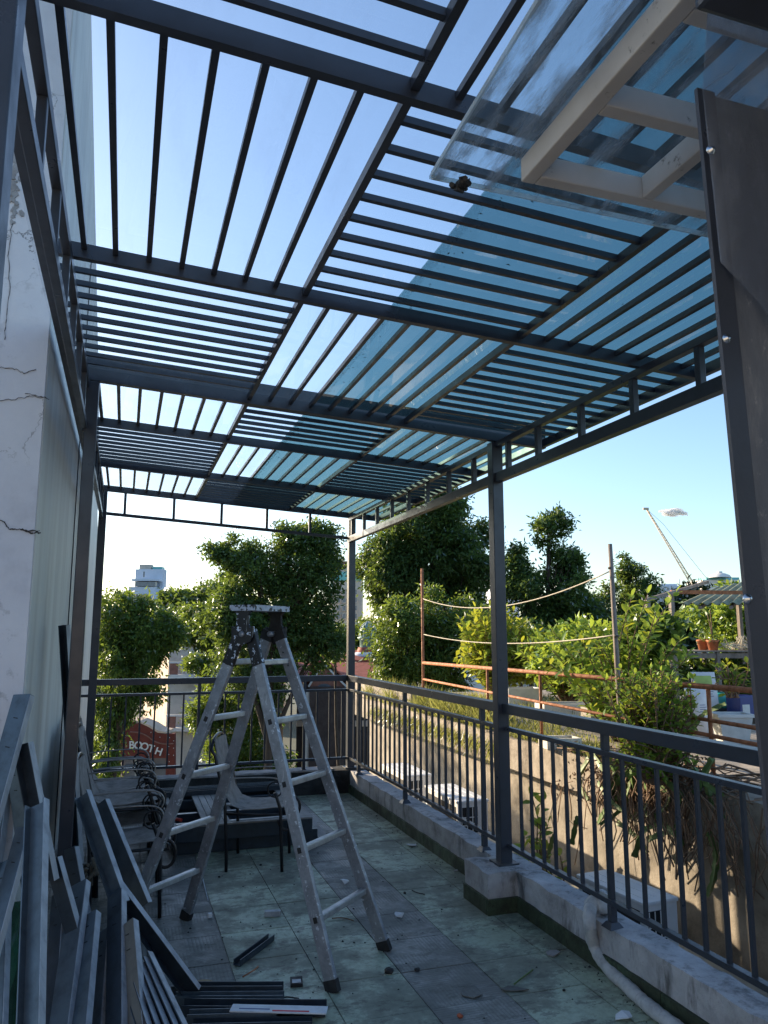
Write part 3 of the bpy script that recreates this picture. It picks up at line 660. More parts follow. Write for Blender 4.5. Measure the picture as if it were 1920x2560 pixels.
MB().hexa([tc+wd*a+sd_*b_+Vector((0,0,z)) for z in (1.722, 1.752) for a, b_ in ((-.165,.075),(-.165,-.075),(.165,-.075),(.165,.075))]).build('top_tray', M['splashed_white'], ld)

# ================================================================== CHAIRS
def make_chair(label, group=None):
    t = thing('garden_chair', label, 'chair', (0,0,0), group)
    W = .225
    prof = [(-.30,.86),(-.275,.74),(-.25,.62),(-.215,.50),(-.165,.425),(-.09,.398),(.02,.400),(.12,.412),(.19,.412),(.225,.392),(.235,.355)]
    sm = []
    for i in range(len(prof)-1):
        for k in range(3): sm.append(tuple(prof[i][j]+(prof[i+1][j]-prof[i][j])*k/3 for j in (0, 1)))
    sm.append(prof[-1]); m_ = MB(); n = len(sm); vs = []
    for (x, z) in sm:
        for k in range(7):
            y = -.20+.4*k/6; sag = .018*(1-(y/.2)**2)
            vs.append((x-(.4*sag if z > .5 else 0), y, z-(sag if z <= .5 else 0)))
    o = n*7; vs += [(x+.004, y, z-.004) for x, y, z in vs]
    fs = []
    for i in range(n-1):
        for k in range(6):
            a = i*7+k; fs += [(a, a+1, a+8, a+7), (o+a+7, o+a+8, o+a+1, o+a)]
    for i in range(n-1): fs += [(i*7, i*7+7, o+i*7+7, o+i*7), (i*7+13, i*7+6, o+i*7+6, o+i*7+13)]
    m_.add(vs, fs, True).build('sling', M['sling'], t)
    # back hoop and rear legs
    hoop = [(-.185,-W,0),(-.19,-W,.2),(-.205,-W,.42),(-.245,-W,.60),(-.285,-W,.76)]
    for k in range(0, 9):
        a = math.pi*k/8; hoop.append((-.312, -W*math.cos(a), .80+.085*math.sin(a)))
    hoop += [(x, -y, z) for x, y, z in hoop[:5][::-1]]
    MB().tube(hoop, .0115, 8).build('back_hoop', M['chair_frame'], t)
    for s in (-1, 1):
        fl_ = MB().tube([(.195,s*W,0),(.188,s*W,.15),(.182,s*W,.30),(.178,s*W,.40),(.15,s*W,.48),(.135,s*W,.515)], .0115, 8).build('front_leg', M['chair_frame'], t)
        ring = [(.135+.05*math.cos(a), s*W, .535+.05*math.sin(a)) for a in [2*math.pi*k/16 for k in range(17)]]
        MB().tube(ring, .0055, 6).build('scroll', M['chair_frame'], fl_)
        MB().tube(smooth([(-.25,s*W,.60),(-.1,s*W,.612),(.10,s*W,.614),(.168,s*W,.596),(.195,s*W,.55),(.178,s*W,.505)], 4), .0055, 6).build('armrest', M['chair_arm'], t)
        MB().tube([(-.195,s*W,.375),(0,s*W,.37),(.18,s*W,.375)], .0095, 8).build('side_rail', M['chair_frame'], t)
        loop = [(.215+.055*math.cos(a), s*.195, .335+.075*math.sin(a)) for a in [math.pi*.62-2*math.pi*.8*k/14 for k in range(15)]]
        MB().tube(loop, .010, 8).build('front_loop', M['chair_frame'], t)
    MB().tube([(.23,-.195,.37),(.235,0,.368),(.23,.195,.37)], .0105, 8).build('front_rail', M['chair_frame'], t)
    return t
ch = make_chair('brown mesh garden chair standing alone behind the ladder')
ch.location = (.985, 5.77, 0.001); ch.rotation_euler = (0, 0, R_(-18))
CH = [(.09, 5.10, 0, -3, 'nearest mesh garden chair in the row against the left wall'),
      (.075, 5.585, 0, 2, 'second mesh garden chair from the front in the row by the left wall'),
      (.06, 6.07, 0, -2, 'third mesh garden chair from the front in the row by the left wall'),
      (.05, 6.56, 0, 3, 'rearmost mesh garden chair standing in the row by the left wall'),
      (.055, 5.60, .125, -1, 'mesh garden chair stacked on top of the second chair by the wall'),
      (.035, 6.08, .125, 1, 'mesh garden chair stacked on top of the third chair by the wall')]
for (x, y, z, a, lab) in CH:
    c = copy_tree(ch); c.location = (x, y, z+.001); c.rotation_euler = (0, 0, R_(a)); tag(c, lab)

# ================================================================== STACKED FRAMES behind the chair
fr = thing('stacked_door_frame', 'dark steel door frame with grey boards lying flat behind the chair', 'frame', (.95, 6.6, .1))
def fbox(n, x0, x1, y0, y1, z0, z1, m): MB().bbox(x0, x1, y0, y1, z0, z1, .003).build(n, M[m], fr)
FZ = .115
def fring(x0, x1, y0, y1, z0, z1, w):
    fbox('side_rail', x0, x1, y0, y0+.03, z0, z1, 'profile_dark'); fbox('side_rail', x0, x1, y1-.03, y1, z0, z1, 'profile_dark')
    fbox('side_rail', x0, x0+.03, y0+.031, y1-.031, z0, z1, 'profile_dark'); fbox('side_rail', x1-.03, x1, y0+.031, y1-.031, z0, z1, 'profile_dark')
fring(.37, 1.43, 6.0, 7.42, FZ, FZ+.10, .1)
zt = FZ+.1005
for x0, x1, y0, y1 in ((.37, 1.43, 5.995, 6.05), (.37, 1.43, 7.36, 7.425), (1.34, 1.435, 6.052, 7.358), (.37, .43, 6.052, 7.358), (.62, .668, 6.052, 7.358), (.672, .72, 6.052, 7.358), (.724, .772, 6.052, 7.358), (.776, .82, 6.052, 7.358)):
    fbox('board', x0, x1, y0, y1, zt, zt+.012, 'plank')
fbox('board', .83, 1.338, 6.62, 6.70, zt, zt+.012, 'plank')
for y0 in (6.16, 6.5, 7.0): fbox('cross_rail', .432, 1.338, y0, y0+.05, FZ+.02, FZ+.09, 'profile_dark')
f2 = thing('lower_door_frame', 'second dark steel frame lying on the floor under the boarded frame', 'frame', (.95, 6.7, 0))
for a in ((.42, 1.50, 6.12, 6.18), (.42, 1.50, 7.44, 7.50)): MB().bbox(a[0], a[1], a[2], a[3], .002, .108, .003).build('side_rail', M['profile_dark'], f2)
for a in ((.42, .47), (.9, .95), (1.45, 1.50)): MB().bbox(a[0], a[1], 6.181, 7.439, .002, .108, .003).build('cross_rail', M['profile_dark'], f2)
f3 = MB()
f3.channel((1.56, 6.15, .03), (1.60, 7.0, .03), .07, .03, .003); f3.channel((1.64, 6.2, .03), (1.69, 6.9, .03), .05, .03, .003)
MB().bar((1.555,6.15,.02),(1.60,7.0,.02),.08,.03,(0,0,1),.003).build('loose_board', M['plank'])
tag(bpy.data.objects['loose_board'], 'grey board lying on the floor right of the stacked frames', 'board')
for i_, (x, y, h, lab) in enumerate(((.80, 7.10, zt+.0125, 'dark steel channel lying across the boards of the stacked frame'), (.75, 7.24, zt+.0125, 'blue grey steel channel at the back of the stacked frame boards'))):
    tag(MB().channel((x-.4, y, h), (x+.62, y+.02, h), .06, .04, .004).build('steel_channel', M['profile' if i_ else 'profile_dark']), lab, 'steel channel')

# ================================================================== LEANING STEEL PROFILES, lower left
def at3(px, py, d): return at(px, py, d*.925)
def prof(p, q, w, h, mat, label, openup=True, up=None, kind='channel', t=.004):
    d = (q-p).normalized(); mid = (p+q)/2; tc_ = (CAM-mid).normalized()
    tw = (tc_*.84-RT*.54).normalized()                 # turned a little so that the right hand flange shows
    u = up if up is not None else (tw if (openup or kind == 'bar') else -tw)
    root = thing('steel_channel', label, 'steel channel', tuple(q if q.z < p.z else p), 'loose steel channels leaning at the left')
    if kind == 'channel':
        MB().channel(p, q, w, h, t, u).build('web', M[mat], root)
        a = d.cross(u).normalized(); u2 = a.cross(d).normalized()
        if a.dot(RT) < 0: a = -a
        for s in (-1, 1):
            fl2 = MB().bar(p+a*(s*(w/2))+u2*h*.5, q+a*(s*(w/2))+u2*h*.5, .0032, h*.98, u2).build('flange', M['profile_light' if s > 0 else 'profile'], root)  # right hand flange coloured paler, as if it caught more light
    else:
        MB().bar(p, q, w, h, u, .002).build('tube', M[mat], root)
        a = d.cross(u).normalized(); u2 = a.cross(d).normalized()
        if a.dot(RT) < 0: a = -a
        MB().bar(p+a*(w*.5+.0015)+d*.004, q+a*(w*.5+.0015), .003, h*.9, u2).build('painted_lit_side', M['profile_light'], root)  # paler strip on the right side, its brightness painted in
        for f_ in (.10, .22):
            k = p.lerp(q, f_)+u2*(h*.5+.0008); MB().bar(k-a*w*.1, k+a*w*.16+d*.004, .004, .0012, u2).build('slot', M['black_rubber'], root)
    return root
prof(at3(60,1738,3.62), at3(-130,2420,3.05), .085, .032, 'profile', 'wide blue grey channel leaning on the plaster wall at the far left', False, None, 'bar')
prof(at3(64,1858,3.55), at3(128,2200,3.45), .075, .034, 'profile_dark', 'dark channel crossing under the wide blue grey channel', True)
prof(at3(100,2010,3.30), at3(82,2680,2.65), .085, .034, 'profile', 'speckled open channel standing tallest in front of the pile', True)
prof(at3(62,2070,3.42), at3(-60,2520,2.95), .06, .032, 'profile', 'pale channel slanting to the lower left of the pile', False, None, 'bar')
prof(at3(212,1985,3.95), at3(308,2262,3.68), .072, .034, 'profile', 'open channel with a capped top leaning towards the ladder foot', True)
prof(at3(246,2010,4.12), at3(352,2270,3.85), .085, .034, 'profile_dark', 'dark channel behind the capped channel beside the chairs', False)
prof(at3(290,2215,3.75), atz(486,2478,.03), .075, .034, 'profile_dark', 'long dark channel running down to the cutting disc on the floor', True)
prof(at3(200,2212,3.62), at3(140,2660,2.95), .085, .034, 'profile', 'blue grey box profile with a rust mark near its top', False, None, 'bar')
prof(at3(226,2290,3.50), at3(190,2660,2.93), .080, .034, 'profile', 'slotted box profile second in the fan of leaning profiles', False, None, 'bar')
prof(at3(292,2236,3.66), at3(290,2660,2.98), .075, .034, 'profile_dark', 'slim box profile in the middle of the fan with a black seam', False, None, 'bar')
prof(at3(322,2310,3.50), at3(350,2660,2.98), .070, .034, 'profile_brown', 'brownish box profile at the right of the fan of profiles', False, None, 'bar')
prof(at3(20,1830,3.75), at3(-40,2260,3.4), .07, .034, 'profile_dark', 'dark channel half hidden at the left edge behind the wide channel', False)
prof(at3(128,2150,3.5), at3(178,2330,3.4), .06, .032, 'profile_dark', 'short dark channel in the gap left of the slotted profiles', False)
for k in range(5):
    dx = k*26
    prof(at3(372-dx*.4,2392+k*14,3.42-.03*k), at3(500-dx,2660,3.02-.02*k), .045, .03, 'profile_dark' if k else 'profile', 'one of five thin parallel channels fanned out beside the floor bars' , True)
for k, o in enumerate([o for o in bpy.data.objects if o.get('label', '').startswith('one of five thin')]):
    o['group'] = 'five thin parallel channels'; o['label'] = ('blue grey thin channel lying on top of the parallel fan beside the floor bars', 'second thin dark channel down in the parallel fan', 'third and middle thin dark channel of the parallel fan', 'fourth thin dark channel down in the parallel fan', 'lowest thin dark channel of the parallel fan, farthest left')[k]
MORE = [((150,2235,3.60),(118,2660,3.0),.06,'profile_dark','narrow dark channel left of the rust marked profile'), ((262,2330,3.55),(238,2660,3.02),.05,'profile','thin blue grey profile between the slotted and the slim profile'),
        ((36,1905,3.66),(76,2230,3.5),.06,'profile','blue grey channel crossing low behind the tall speckled channel'), ((178,2120,3.72),(232,2420,3.5),.055,'profile_dark','dark channel slanting right behind the fan of profiles'),
        ((300,2420,3.36),(312,2680,3.0),.05,'profile','short pale profile low in front of the slim box profile'), ((8,2160,3.5),(-10,2600,3.0),.07,'profile','wide grey profile at the bottom left corner')]
for a_, b2, w_, m_, lab in MORE: prof(at3(*a_), at3(*b2), w_, .032, m_, lab, False, None, 'bar')
g1 = thing('green_glass_pane', 'green tinted glass pane leaning behind the channels at the lower left', 'glass pane', tuple(at3(0,2500,3.3)))
c_ = [at3(-60,2270,3.66), at3(75,2250,3.70), at3(60,2660,3.2), at3(-80,2680,3.15)]
MB().prism(c_, (0,.0,0), (0,.008,0)).build('pane', M['green_glass'], g1)
HB = [((430,2487),(707,2486),.05,.045,'profile_dark','dark channel rearmost of the bars lying at the bottom of the picture'),
      ((436,2506),(709,2504),.045,.035,'profile','blue grey channel second of the bars lying at the bottom'),
      ((455,2530),(815,2533),.07,.040,'profile_dark','dark bar under the white taped strip on the floor'),
      ((470,2556),(692,2550),.05,.040,'profile','short blue grey bar in front of the white taped bar'),
      ((480,2572),(780,2566),.05,.030,'profile_dark','foremost dark bar lying at the bottom edge')]
for (a, b_, w, h, mt, lab) in HB:
    p = atz(*a, .004); q = atz(*b_, .004)
    r_ = thing('floor_bar', lab, 'steel bar', tuple(p))
    MB().channel(p, q, w, h, .004, (0,0,1)).build('channel', M[mt], r_)
p = atz(578,2520,.047); q = atz(818,2526,.047)
tag(MB().bar(p, q, .062, .006, (0,0,1), .001).build('taped_strip', M['white_scrap']), 'white film covered strip with red print lying on the floor bars', 'strip')
MB().bar(p.lerp(q,.42)+Vector((0,-.022,.0037)), p.lerp(q,.80)+Vector((0,-.022,.0037)), .010, .0012).build('red_print', M['bag_red'], bpy.data.objects['taped_strip'])
MB().bar(p.lerp(q,.08)+Vector((0,-.010,.0037)), p.lerp(q,.40)+Vector((0,-.010,.0037)), .006, .0012).build('blue_print', M['bag_ink'], bpy.data.objects['taped_strip'])
# rope knot by the post and a bar leaning by the wall
rk = MB(); c0 = Vector((-.10, 4.32, .45))
for k in range(7):
    a = c0+Vector((rnd.uniform(-.03,.05), rnd.uniform(-.03,.03), rnd.uniform(-.03,.03)))
    rk.tube([a+Vector((rnd.uniform(-.09,.09), rnd.uniform(-.03,.03), rnd.uniform(-.13,.07))), a, a+Vector((rnd.uniform(-.09,.09), rnd.uniform(-.03,.03), rnd.uniform(-.15,.05)))], .009, 7)
tag(rk.build('rope_knot', M['rope_dark']), 'knotted dark rope hanging beside the left post', 'rope')
prof(aty(166,1562,4.64), aty(206,2260,4.80), .05, .034, 'profile_dark', 'tall dark channel leaning upright on the white wall by the post', True)

# ================================================================== AIR CONDITIONERS
def make_ac(L, D, H, label):
    t = thing('air_conditioner', label, 'air conditioner', (0,0,0), 'outdoor units behind the railing')
    MB().bbox(-D/2, D/2, -L/2, L/2, 0, H-.02, .008).build('casing', M['ac_white'], t)
    tcv = MB().bbox(-D/2-.008, D/2+.008, -L/2-.008, L/2+.008, H-.026, H, .008).build('top_cover', M['ac_white'], t)
    for k in range(3): MB().bbox(-D/2+.05+.09*k, -D/2+.058+.09*k, -L/2+.06, L/2-.06, H-.001, H+.003, .001).build('top_rib', M['ac_white'], tcv)
    MB().box(-D/2-.003, -D/2+.002, -L/2+.04, L/2-.05, .05, H-.06).build('coil', M['ac_dark'], t)
    eo = MB().box(-D/2+.03, D/2-.10, -L/2-.003, -L/2+.002, .05, H-.06).build('end_opening', M['ac_dark'], t)
    n_ = int((H-.1)/.07)
    for k in range(n_): MB().box(-D/2+.028, D/2-.098, -L/2-.008, -L/2-.004, .06+.07*k, .068+.07*k).build('lattice_bar', M['ac_white'], eo)
    for k in range(4): MB().box(-D/2+.03+(D-.138)*k/3, -D/2+.038+(D-.138)*k/3, -L/2-.0095, -L/2-.0085, .05, H-.06).build('lattice_bar', M['ac_white'], eo)
    for s in (-1, 1): MB().bbox(-D/2+.02, D/2-.02, s*L*.32-.025, s*L*.32+.025, -.06, -.001, .004).build('foot', M['steel_edge'], t)
    MB().lathe((D/2+.002, -.06, H*.48), [(.0001,.004),(.17,.004),(.185,.012),(.20,.0)], 28, (1,0,0)).build('fan_guard', M['ac_dark'], t)
    return t
a1 = make_ac(.80, .30, .56, 'white air conditioner farthest away behind the far right railing'); a1.location = (3.09, 8.48, -.46)
a2 = copy_tree(a1); a2.location = (3.10, 7.12, -.46); tag(a2, 'white air conditioner second from the far end behind the right railing')
a3 = make_ac(.66, .28, .50, 'white air conditioner nearest the camera next to the hose'); a3.location = (3.345, 4.80, -.60); a3.rotation_euler = (0,0,R_(6))

# insulated hose over the kerb
hp = [(2.86,4.35,-.12), (2.66,4.05,.10), (2.50,3.80,.215), (2.36,3.55,.262)]
hq = [atz(1480,2262,.275), atz(1474,2310,.215), atz(1486,2366,.10), atz(1520,2420,.04), atz(1566,2464,.032), atz(1620,2514,.032), atz(1690,2568,.032), atz(1800,2660,.032)]
hs = smooth(hp+hq, 10)
hr = [.030+.0012*math.sin(i*1.9)+.0015*math.sin(i*.7)+.016*math.exp(-((i-34)/7.0)**2) for i in range(len(hs))]
hz = thing('insulated_hose', 'white wrapped hose running over the kerb and across the floor', 'hose', tuple(hq[3]))
ho = MB().tube(hs, hr, 14).build('hose', M['pipe_wrap'], hz)
for i in range(6, len(hs)-3, 9):
    MB().tube([hs[i], hs[i].lerp(hs[i+1], .35)], hr[i]+.0012, 14).build('wrap_turn', M['pipe_wrap'], ho)

# ================================================================== FLOOR LITTER
def litter(name, label, cat, mb, mat): return tag(mb.build(name, M[mat]), label, cat)
def flat(px, py, sx, sy, a, h=.004, seed=0, n=6, curl=.0):
    rr = random.Random(seed); c = atz(px, py, .0025); pts = []
    for k in range(n):
        t = 2*math.pi*k/n + rr.uniform(-.25,.25); pts.append((sx*math.cos(t)*rr.uniform(.75,1.15), sy*math.sin(t)*rr.uniform(.75,1.15), 0))
    pts = [Vector(p) for p in rot_pts(pts, c, a)]
    pts = [Vector((p.x, p.y, c.z+curl*rr.random())) for p in pts]
    return MB().prism(pts, (0,0,0), (0,0,h))
p = atz(592,2415,.003); q = atz(678,2350,.003)
oc = thing('channel_offcut', 'short dark channel offcut lying on the pale green tiles', 'offcut', tuple(p))
MB().channel(p, q, .038, .030, .003).build('channel', M['profile_dark'], oc)
p = atz(663,2282,.018); q = atz(700,2284,.018)
litter('tube_offcut', 'small pale square tube offcut on the tiles behind the dark offcut', 'offcut', MB().bbox(-.045,.045,-.016,.016,-.0145,.0145,.002), 'profile_light'); bpy.data.objects['tube_offcut'].location = p.lerp(q,.5); bpy.data.objects['tube_offcut'].rotation_euler = (0,0,R_(-14))
MB().box(.0452,.0458,-.012,.012,-.0105,.0105).build('open_end', M['black_rubber'], None)
e_ = bpy.data.objects['open_end']; e_.parent = bpy.data.objects['tube_offcut']
c = atz(525,2289,.012); litter('match_block', 'tiny white and black block standing by the ladder foot', 'offcut', MB().bbox(c.x-.010,c.x+.010,c.y-.010,c.y+.010,.001,.026,.002), 'white_scrap')
c = atz(741,2459,.001); bx_ = thing('black_box', 'small black open box near the front ladder foot', 'box', tuple(c))
MB().add([Vector(v) for v in rot_pts([(x,y,z) for z in (.002,.016) for x,y in ((-.028,-.040),(.028,-.040),(.028,.040),(-.028,.040))], c, R_(-10))], [(3,2,1,0),(4,5,6,7),(0,1,5,4),(1,2,6,5),(2,3,7,6),(3,0,4,7)]).build('case', M['black_rubber'], bx_)
MB().add([Vector(v) for v in rot_pts([(x,y,z) for z in (.0162,.018) for x,y in ((-.020,-.030),(.020,-.030),(.020,.006),(-.020,.006))], c, R_(-10))], [(3,2,1,0),(4,5,6,7),(0,1,5,4),(1,2,6,5),(2,3,7,6),(3,0,4,7)]).build('lid_mark', M['profile_light'], bx_)
c = atz(506,2464,.003); dk = thing('cutting_disc', 'worn tan cutting disc lying beside the long dark channel', 'cutting disc', tuple(c))
MB().lathe(c, [(.019,.0),(.056,.0),(.058,.002),(.056,.004),(.019,.004)], 28).build('disc', M['disc_tan'], dk); MB().lathe(c, [(.011,.0045),(.020,.0052),(.020,.0002)], 20).build('ring', M['white_scrap'], dk)
L_ = [('plastic_scrap', 496, 2105, .10, .055, .2, 'torn clear film scrap under the row of chairs', 'white_scrap', .03),
      ('plastic_scrap', 722, 2100, .12, .03, .3, 'long torn film scrap behind the right ladder foot', 'white_scrap', .03),
      ('paper_scrap', 938, 2302, .030, .022, .5, 'crumpled white paper left of the far ladder foot', 'white_scrap', .02),
      ('paper_scrap', 997, 2292, .022, .03, 1.2, 'crumpled white paper with a red edge on the grey tiles', 'white_scrap', .025),
      ('paper_scrap', 862, 2210, .022, .028, .9, 'small white paper ball behind the right ladder rail', 'white_scrap', .03),
      ('paper_scrap', 963, 2347, .012, .024, .4, 'white paper curl right of the far ladder foot', 'white_scrap', .012),
      ('plastic_scrap', 1558, 2548, .045, .035, .3, 'white plastic scrap next to the hose at the bottom', 'white_scrap', .02),
      ('tile_shard', 1176, 2480, .055, .06, .1, 'flat grey tile shard on the dark tile strip', 'tile_grey', .004),
      ('tile_shard', 1285, 2475, .06, .025, -.3, 'thin broken tile sliver right of the flat shard', 'tile_grey', .006),
      ('tile_shard', 1382, 2385, .045, .035, .6, 'brown grey shard near the green skirting', 'concrete', .006),
      ('cloth_scrap', 1028, 2115, .05, .03, .2, 'pale blue grey scrap lying beside the kerb', 'white_scrap', .012),
      ('mortar_bit', 1140, 2178, .02, .012, .2, 'mortar crumb at the corner of the pier', 'concrete', .012)]
for i_, (nm, px, py, sx, sy, a, lab, mt, cu) in enumerate(L_):
    litter(nm, lab, 'scrap', flat(px, py, sx, sy, a, .004, i_, 7, cu), mt)
def lump(px, py, r, seed):
    rr = random.Random(seed); bm = bmesh.new(); bmesh.ops.create_icosphere(bm, subdivisions=2, radius=r); c = atz(px, py, r*.5)
    for v in bm.verts: v.co = c + Vector((v.co.x, v.co.y, v.co.z*.7))*rr.uniform(.7,1.2)
    bm.verts.index_update(); mb = MB().add([v.co for v in bm.verts], [[v.index for v in f.verts] for f in bm.faces]); bm.free(); return mb
for (px, py, r, lab, mt) in ((972,2427,.022,'dark stone right of the front ladder foot','black_rubber'), (1043,2424,.014,'small dark crumb on the grey tile joint','black_rubber'), (1150,2540,.013,'orange brick crumb at the bottom of the dark tile strip','brick_bit'),
                          (652,2162,.009,'tiny dark crumb below the lone chair','black_rubber'), (1012,2232,.010,'dark crumb on the dark tile strip far up','black_rubber'), (548,2192,.008,'tiny dark crumb by the chair leg','black_rubber'), (1410,2475,.008,'dark crumb right of the shards','black_rubber')):
    litter('crumb', lab, 'debris', lump(px, py, r, int(px)), mt)
for i_, (a, b_, lab) in enumerate((((607,2442),(645,2416),'thin rusty wire under the channel offcut'), ((1285,2460),(1332,2424),'curved green cable bit on the right tiles'), ((1030,2225),(1062,2236),'black twisted scrap beside the dark tile strip'), ((495,2090),(520,2250),'pale cord end by the left ladder foot'), ((830,2296),(884,2302),'thin stick behind the front ladder rail'), ((702,2500),(748,2497),'short black strip behind the white taped strip'))):
    p = atz(*a, .006); q = atz(*b_, .006); m_ = p.lerp(q,.5)+Vector((rnd.uniform(-.02,.02), rnd.uniform(-.02,.02), .004))
    litter('wire_bit', lab, 'wire', MB().tube(smooth([p, m_, q], 5), .0035, 6), ('rust','cactus','black_rubber','white_scrap','twig','black_rubber')[i_])
red_ = MB().tube([(.40,6.22,.241),(.47,6.14,.241)], .012, 10)
litter('red_tool', 'red tool handle lying on the boarded frame by the ladder', 'tool', red_, 'red_plastic')

# fine rubble and dust crumbs swept against the kerb and round the ladder
rc = MB(); rr0 = random.Random(31)
for k in range(420):
    if k < 170: x, y = 2.235-abs(rr0.gauss(0,.07)), rr0.uniform(2.9, 7.8)
    elif k < 260: x, y = rr0.uniform(.1, 2.0), 7.85-abs(rr0.gauss(0,.25))
    else: x, y = rr0.gauss(1.1,.6), rr0.uniform(3.1, 6.0)
    if x < -.2 or x > 2.24 or (4.25 < y < 4.66 and x > 2.05): continue
    r = rr0.uniform(.002,.0075)*(1.5 if rr0.random() < .06 else 1); a = rr0.uniform(0,6.3); pts = [(x+r*math.cos(a+t_)*rr0.uniform(.6,1.2), y+r*math.sin(a+t_)*rr0.uniform(.6,1.2), .001) for t_ in (0,1.6,3.1,4.7)]
    rc.add(pts+[(x, y, .001+r*rr0.uniform(.5,1.1))], [(0,1,4),(1,2,4),(2,3,4),(3,0,4)])
tag(rc.build('rubble_crumbs', M['curb_black']), 'fine dark rubble crumbs scattered over the terrace floor', 'rubble', kind='stuff')
# ================================================================== NEIGHBOUR'S ROOF
NZ = .50
nbh = thing('neighbour_house', 'sunlit ochre rendered wall and roof slab of the house across the gap', 'building', (8, 6, GZ))
rough_box(4.26, 14.0, -3.0, 13.6, GZ, .17, 21, .9, .012).build('wall', M['concrete_warm'], nbh)
rough_box(4.0, 14.1, -3.1, 13.8, .175, NZ, 22, .35, .012).build('roof_slab', M['slab_warm'], nbh)
MB().box(2.45, 4.13, -2, 12, -.85, -.66).build('ledge', M['ledge'], nbh)
MB().bbox(4.02, 4.10, 10.8, 13.7, NZ, NZ+.25, .01).build('upstand', M['slab_warm'], nbh)

def mesh_np(name, V, F, smooth=False):
    me = bpy.data.meshes.new(name); nv, nf = len(V), len(F); k = F.shape[1]
    me.vertices.add(nv); me.vertices.foreach_set('co', V.astype(np.float32).ravel())
    me.loops.add(nf*k); me.loops.foreach_set('vertex_index', F.astype(np.int32).ravel())
    me.polygons.add(nf); me.polygons.foreach_set('loop_start', np.arange(0, nf*k, k, dtype=np.int32)); me.polygons.foreach_set('loop_total', np.full(nf, k, dtype=np.int32))
    if smooth: me.polygons.foreach_set('use_smooth', np.ones(nf, dtype=bool))
    me.update(calc_edges=True); return me
def unit(a): return a/np.maximum(np.linalg.norm(a, axis=1, keepdims=True), 1e-9)
def leaf_mesh(name, P, D, length, width, rng, fold=.25, curl=.15):
    """P base points, D directions; one folded 6-gon-like leaf (2 quads) each"""
    n = len(P); D = unit(D); Rn = unit(rng.normal(size=(n, 3))); S_ = unit(np.cross(D, Rn)); N = np.cross(S_, D)
    L = length*(.65+.7*rng.random((n, 1))); W = width*(.7+.6*rng.random((n, 1)))
    tip = P+D*L-N*L*curl; mid = P+D*L*.45
    V = np.stack([P, mid+S_*W*.5+N*W*fold, tip, mid-S_*W*.5+N*W*fold], axis=1).reshape(-1, 3)
    F = np.arange(4*n).reshape(n, 4)
    return mesh_np(name, V, F)
def tree(name, label, base, blobs, nleaf, ll, lw, mat, seed, droop=.35, clump=.28, cl=26, trunk_r=.14, cat='tree', group=None, limb=1.0, parts=True, bark='bark', hollow=2.0):
    rng = np.random.default_rng(seed); base = Vector(base); t = thing(name, label, cat, tuple(base), group)
    sb = []                                      # every lobe grows smaller uneven lobes on its outside
    for b in blobs:
        sb.append((*b[:3], b[3]*.86, b[4]*.9, b[5]*.86))
        for k in range(6):
            u_ = rng.normal(size=3); u_ /= np.linalg.norm(u_); f_ = rng.uniform(.22, .5); g_ = rng.uniform(.75, 1.12)
            sb.append((b[0]+u_[0]*b[3]*g_, b[1]+u_[1]*b[4]*g_, b[2]+u_[2]*b[5]*g_, b[3]*f_, b[4]*f_, b[5]*f_))
    main = blobs; blobs = sb
    vol = np.array([b[3]*b[4]*b[5] for b in blobs])**.72; vol = vol/vol.sum()
    P, D, tips = [], [], []
    cen = np.array([b[:3] for b in blobs]); cm = (cen*vol[:, None]).sum(0)
    for b, fr_ in zip(blobs, vol):
        k = max(6, int(nleaf*fr_/cl)); u = unit(rng.normal(size=(k, 3))); r = rng.random((k, 1))**(1/hollow)
        c = np.array(b[:3])+u*r*np.array(b[3:6])
        for ci in c:
            q = ci+rng.normal(size=(cl, 3))*clump*np.array([.55, .55, .42]); P.append(q)
            out = unit(rng.normal(size=(cl, 3))*.8+unit((ci-cm)[None])*.5); out[:, 2] -= droop*2*rng.random(cl); D.append(out)
        tips.append(c)
    P = np.concatenate(P); D = np.concatenate(D)
    link('crown', leaf_mesh('crown', P, D, ll, lw, rng), M[mat], t)
    o = bpy.data.objects[-1] if False else t
    mb = MB(); top = Vector(cm.tolist()); pts = []
    for k in range(9):
        f_ = k/8; pts.append(base.lerp(top, f_)+Vector((math.sin(f_*5+seed)*.12, math.cos(f_*4+seed)*.12, 0))*(base-top).length*.12)
    mb.tube(pts, [trunk_r*(1-.75*k/8) for k in range(9)], 9)
    for bi, (b, cs) in enumerate(zip(blobs, tips)):
        if bi % 7: continue
        s = pts[4 if b[2] < cm[2] else 6]; e = Vector(b[:3]); m_ = s.lerp(e, .5)+Vector((0, 0, .15))
        lp = smooth([s, m_, e], 4); rl_ = trunk_r*(.45 if bi % 7 == 0 else .2)*limb; mb.tube(lp, [rl_*(1-.6*i/len(lp)) for i in range(len(lp))], 6)
        for ci in cs[:max(3, len(cs)//12)]:
            ci = Vector(ci.tolist()); k = rnd.choice(lp[2:]); mb.tube([k, k.lerp(ci, .5)+Vector((rnd.uniform(-.1,.1),)*3), ci], [trunk_r*.16*limb, trunk_r*.10*limb, trunk_r*.04], 4, False)
    tr_ = mb.build('trunk', M[bark])
    for c in [o for o in (tr_,)]: adopt(c, t)
    for c in t.children: pass
    return t
def fixparent(t):
    for c in kids(t): c.matrix_parent_inverse = Matrix.Translation(-t.location)
def E_(px, py, d, w, h, dep):       # ellipsoid from picture position, size in pixels at depth d
    c = at(px, py, d); s = d/FPX
    return (c.x, c.y, c.z, w*.5*s, dep, h*.5*s)
def gbase(px, d, z=GZ):
    c = at(px, 1585, d); return (c.x, c.y, z)
TG = 'street trees beyond the terrace'
T = []
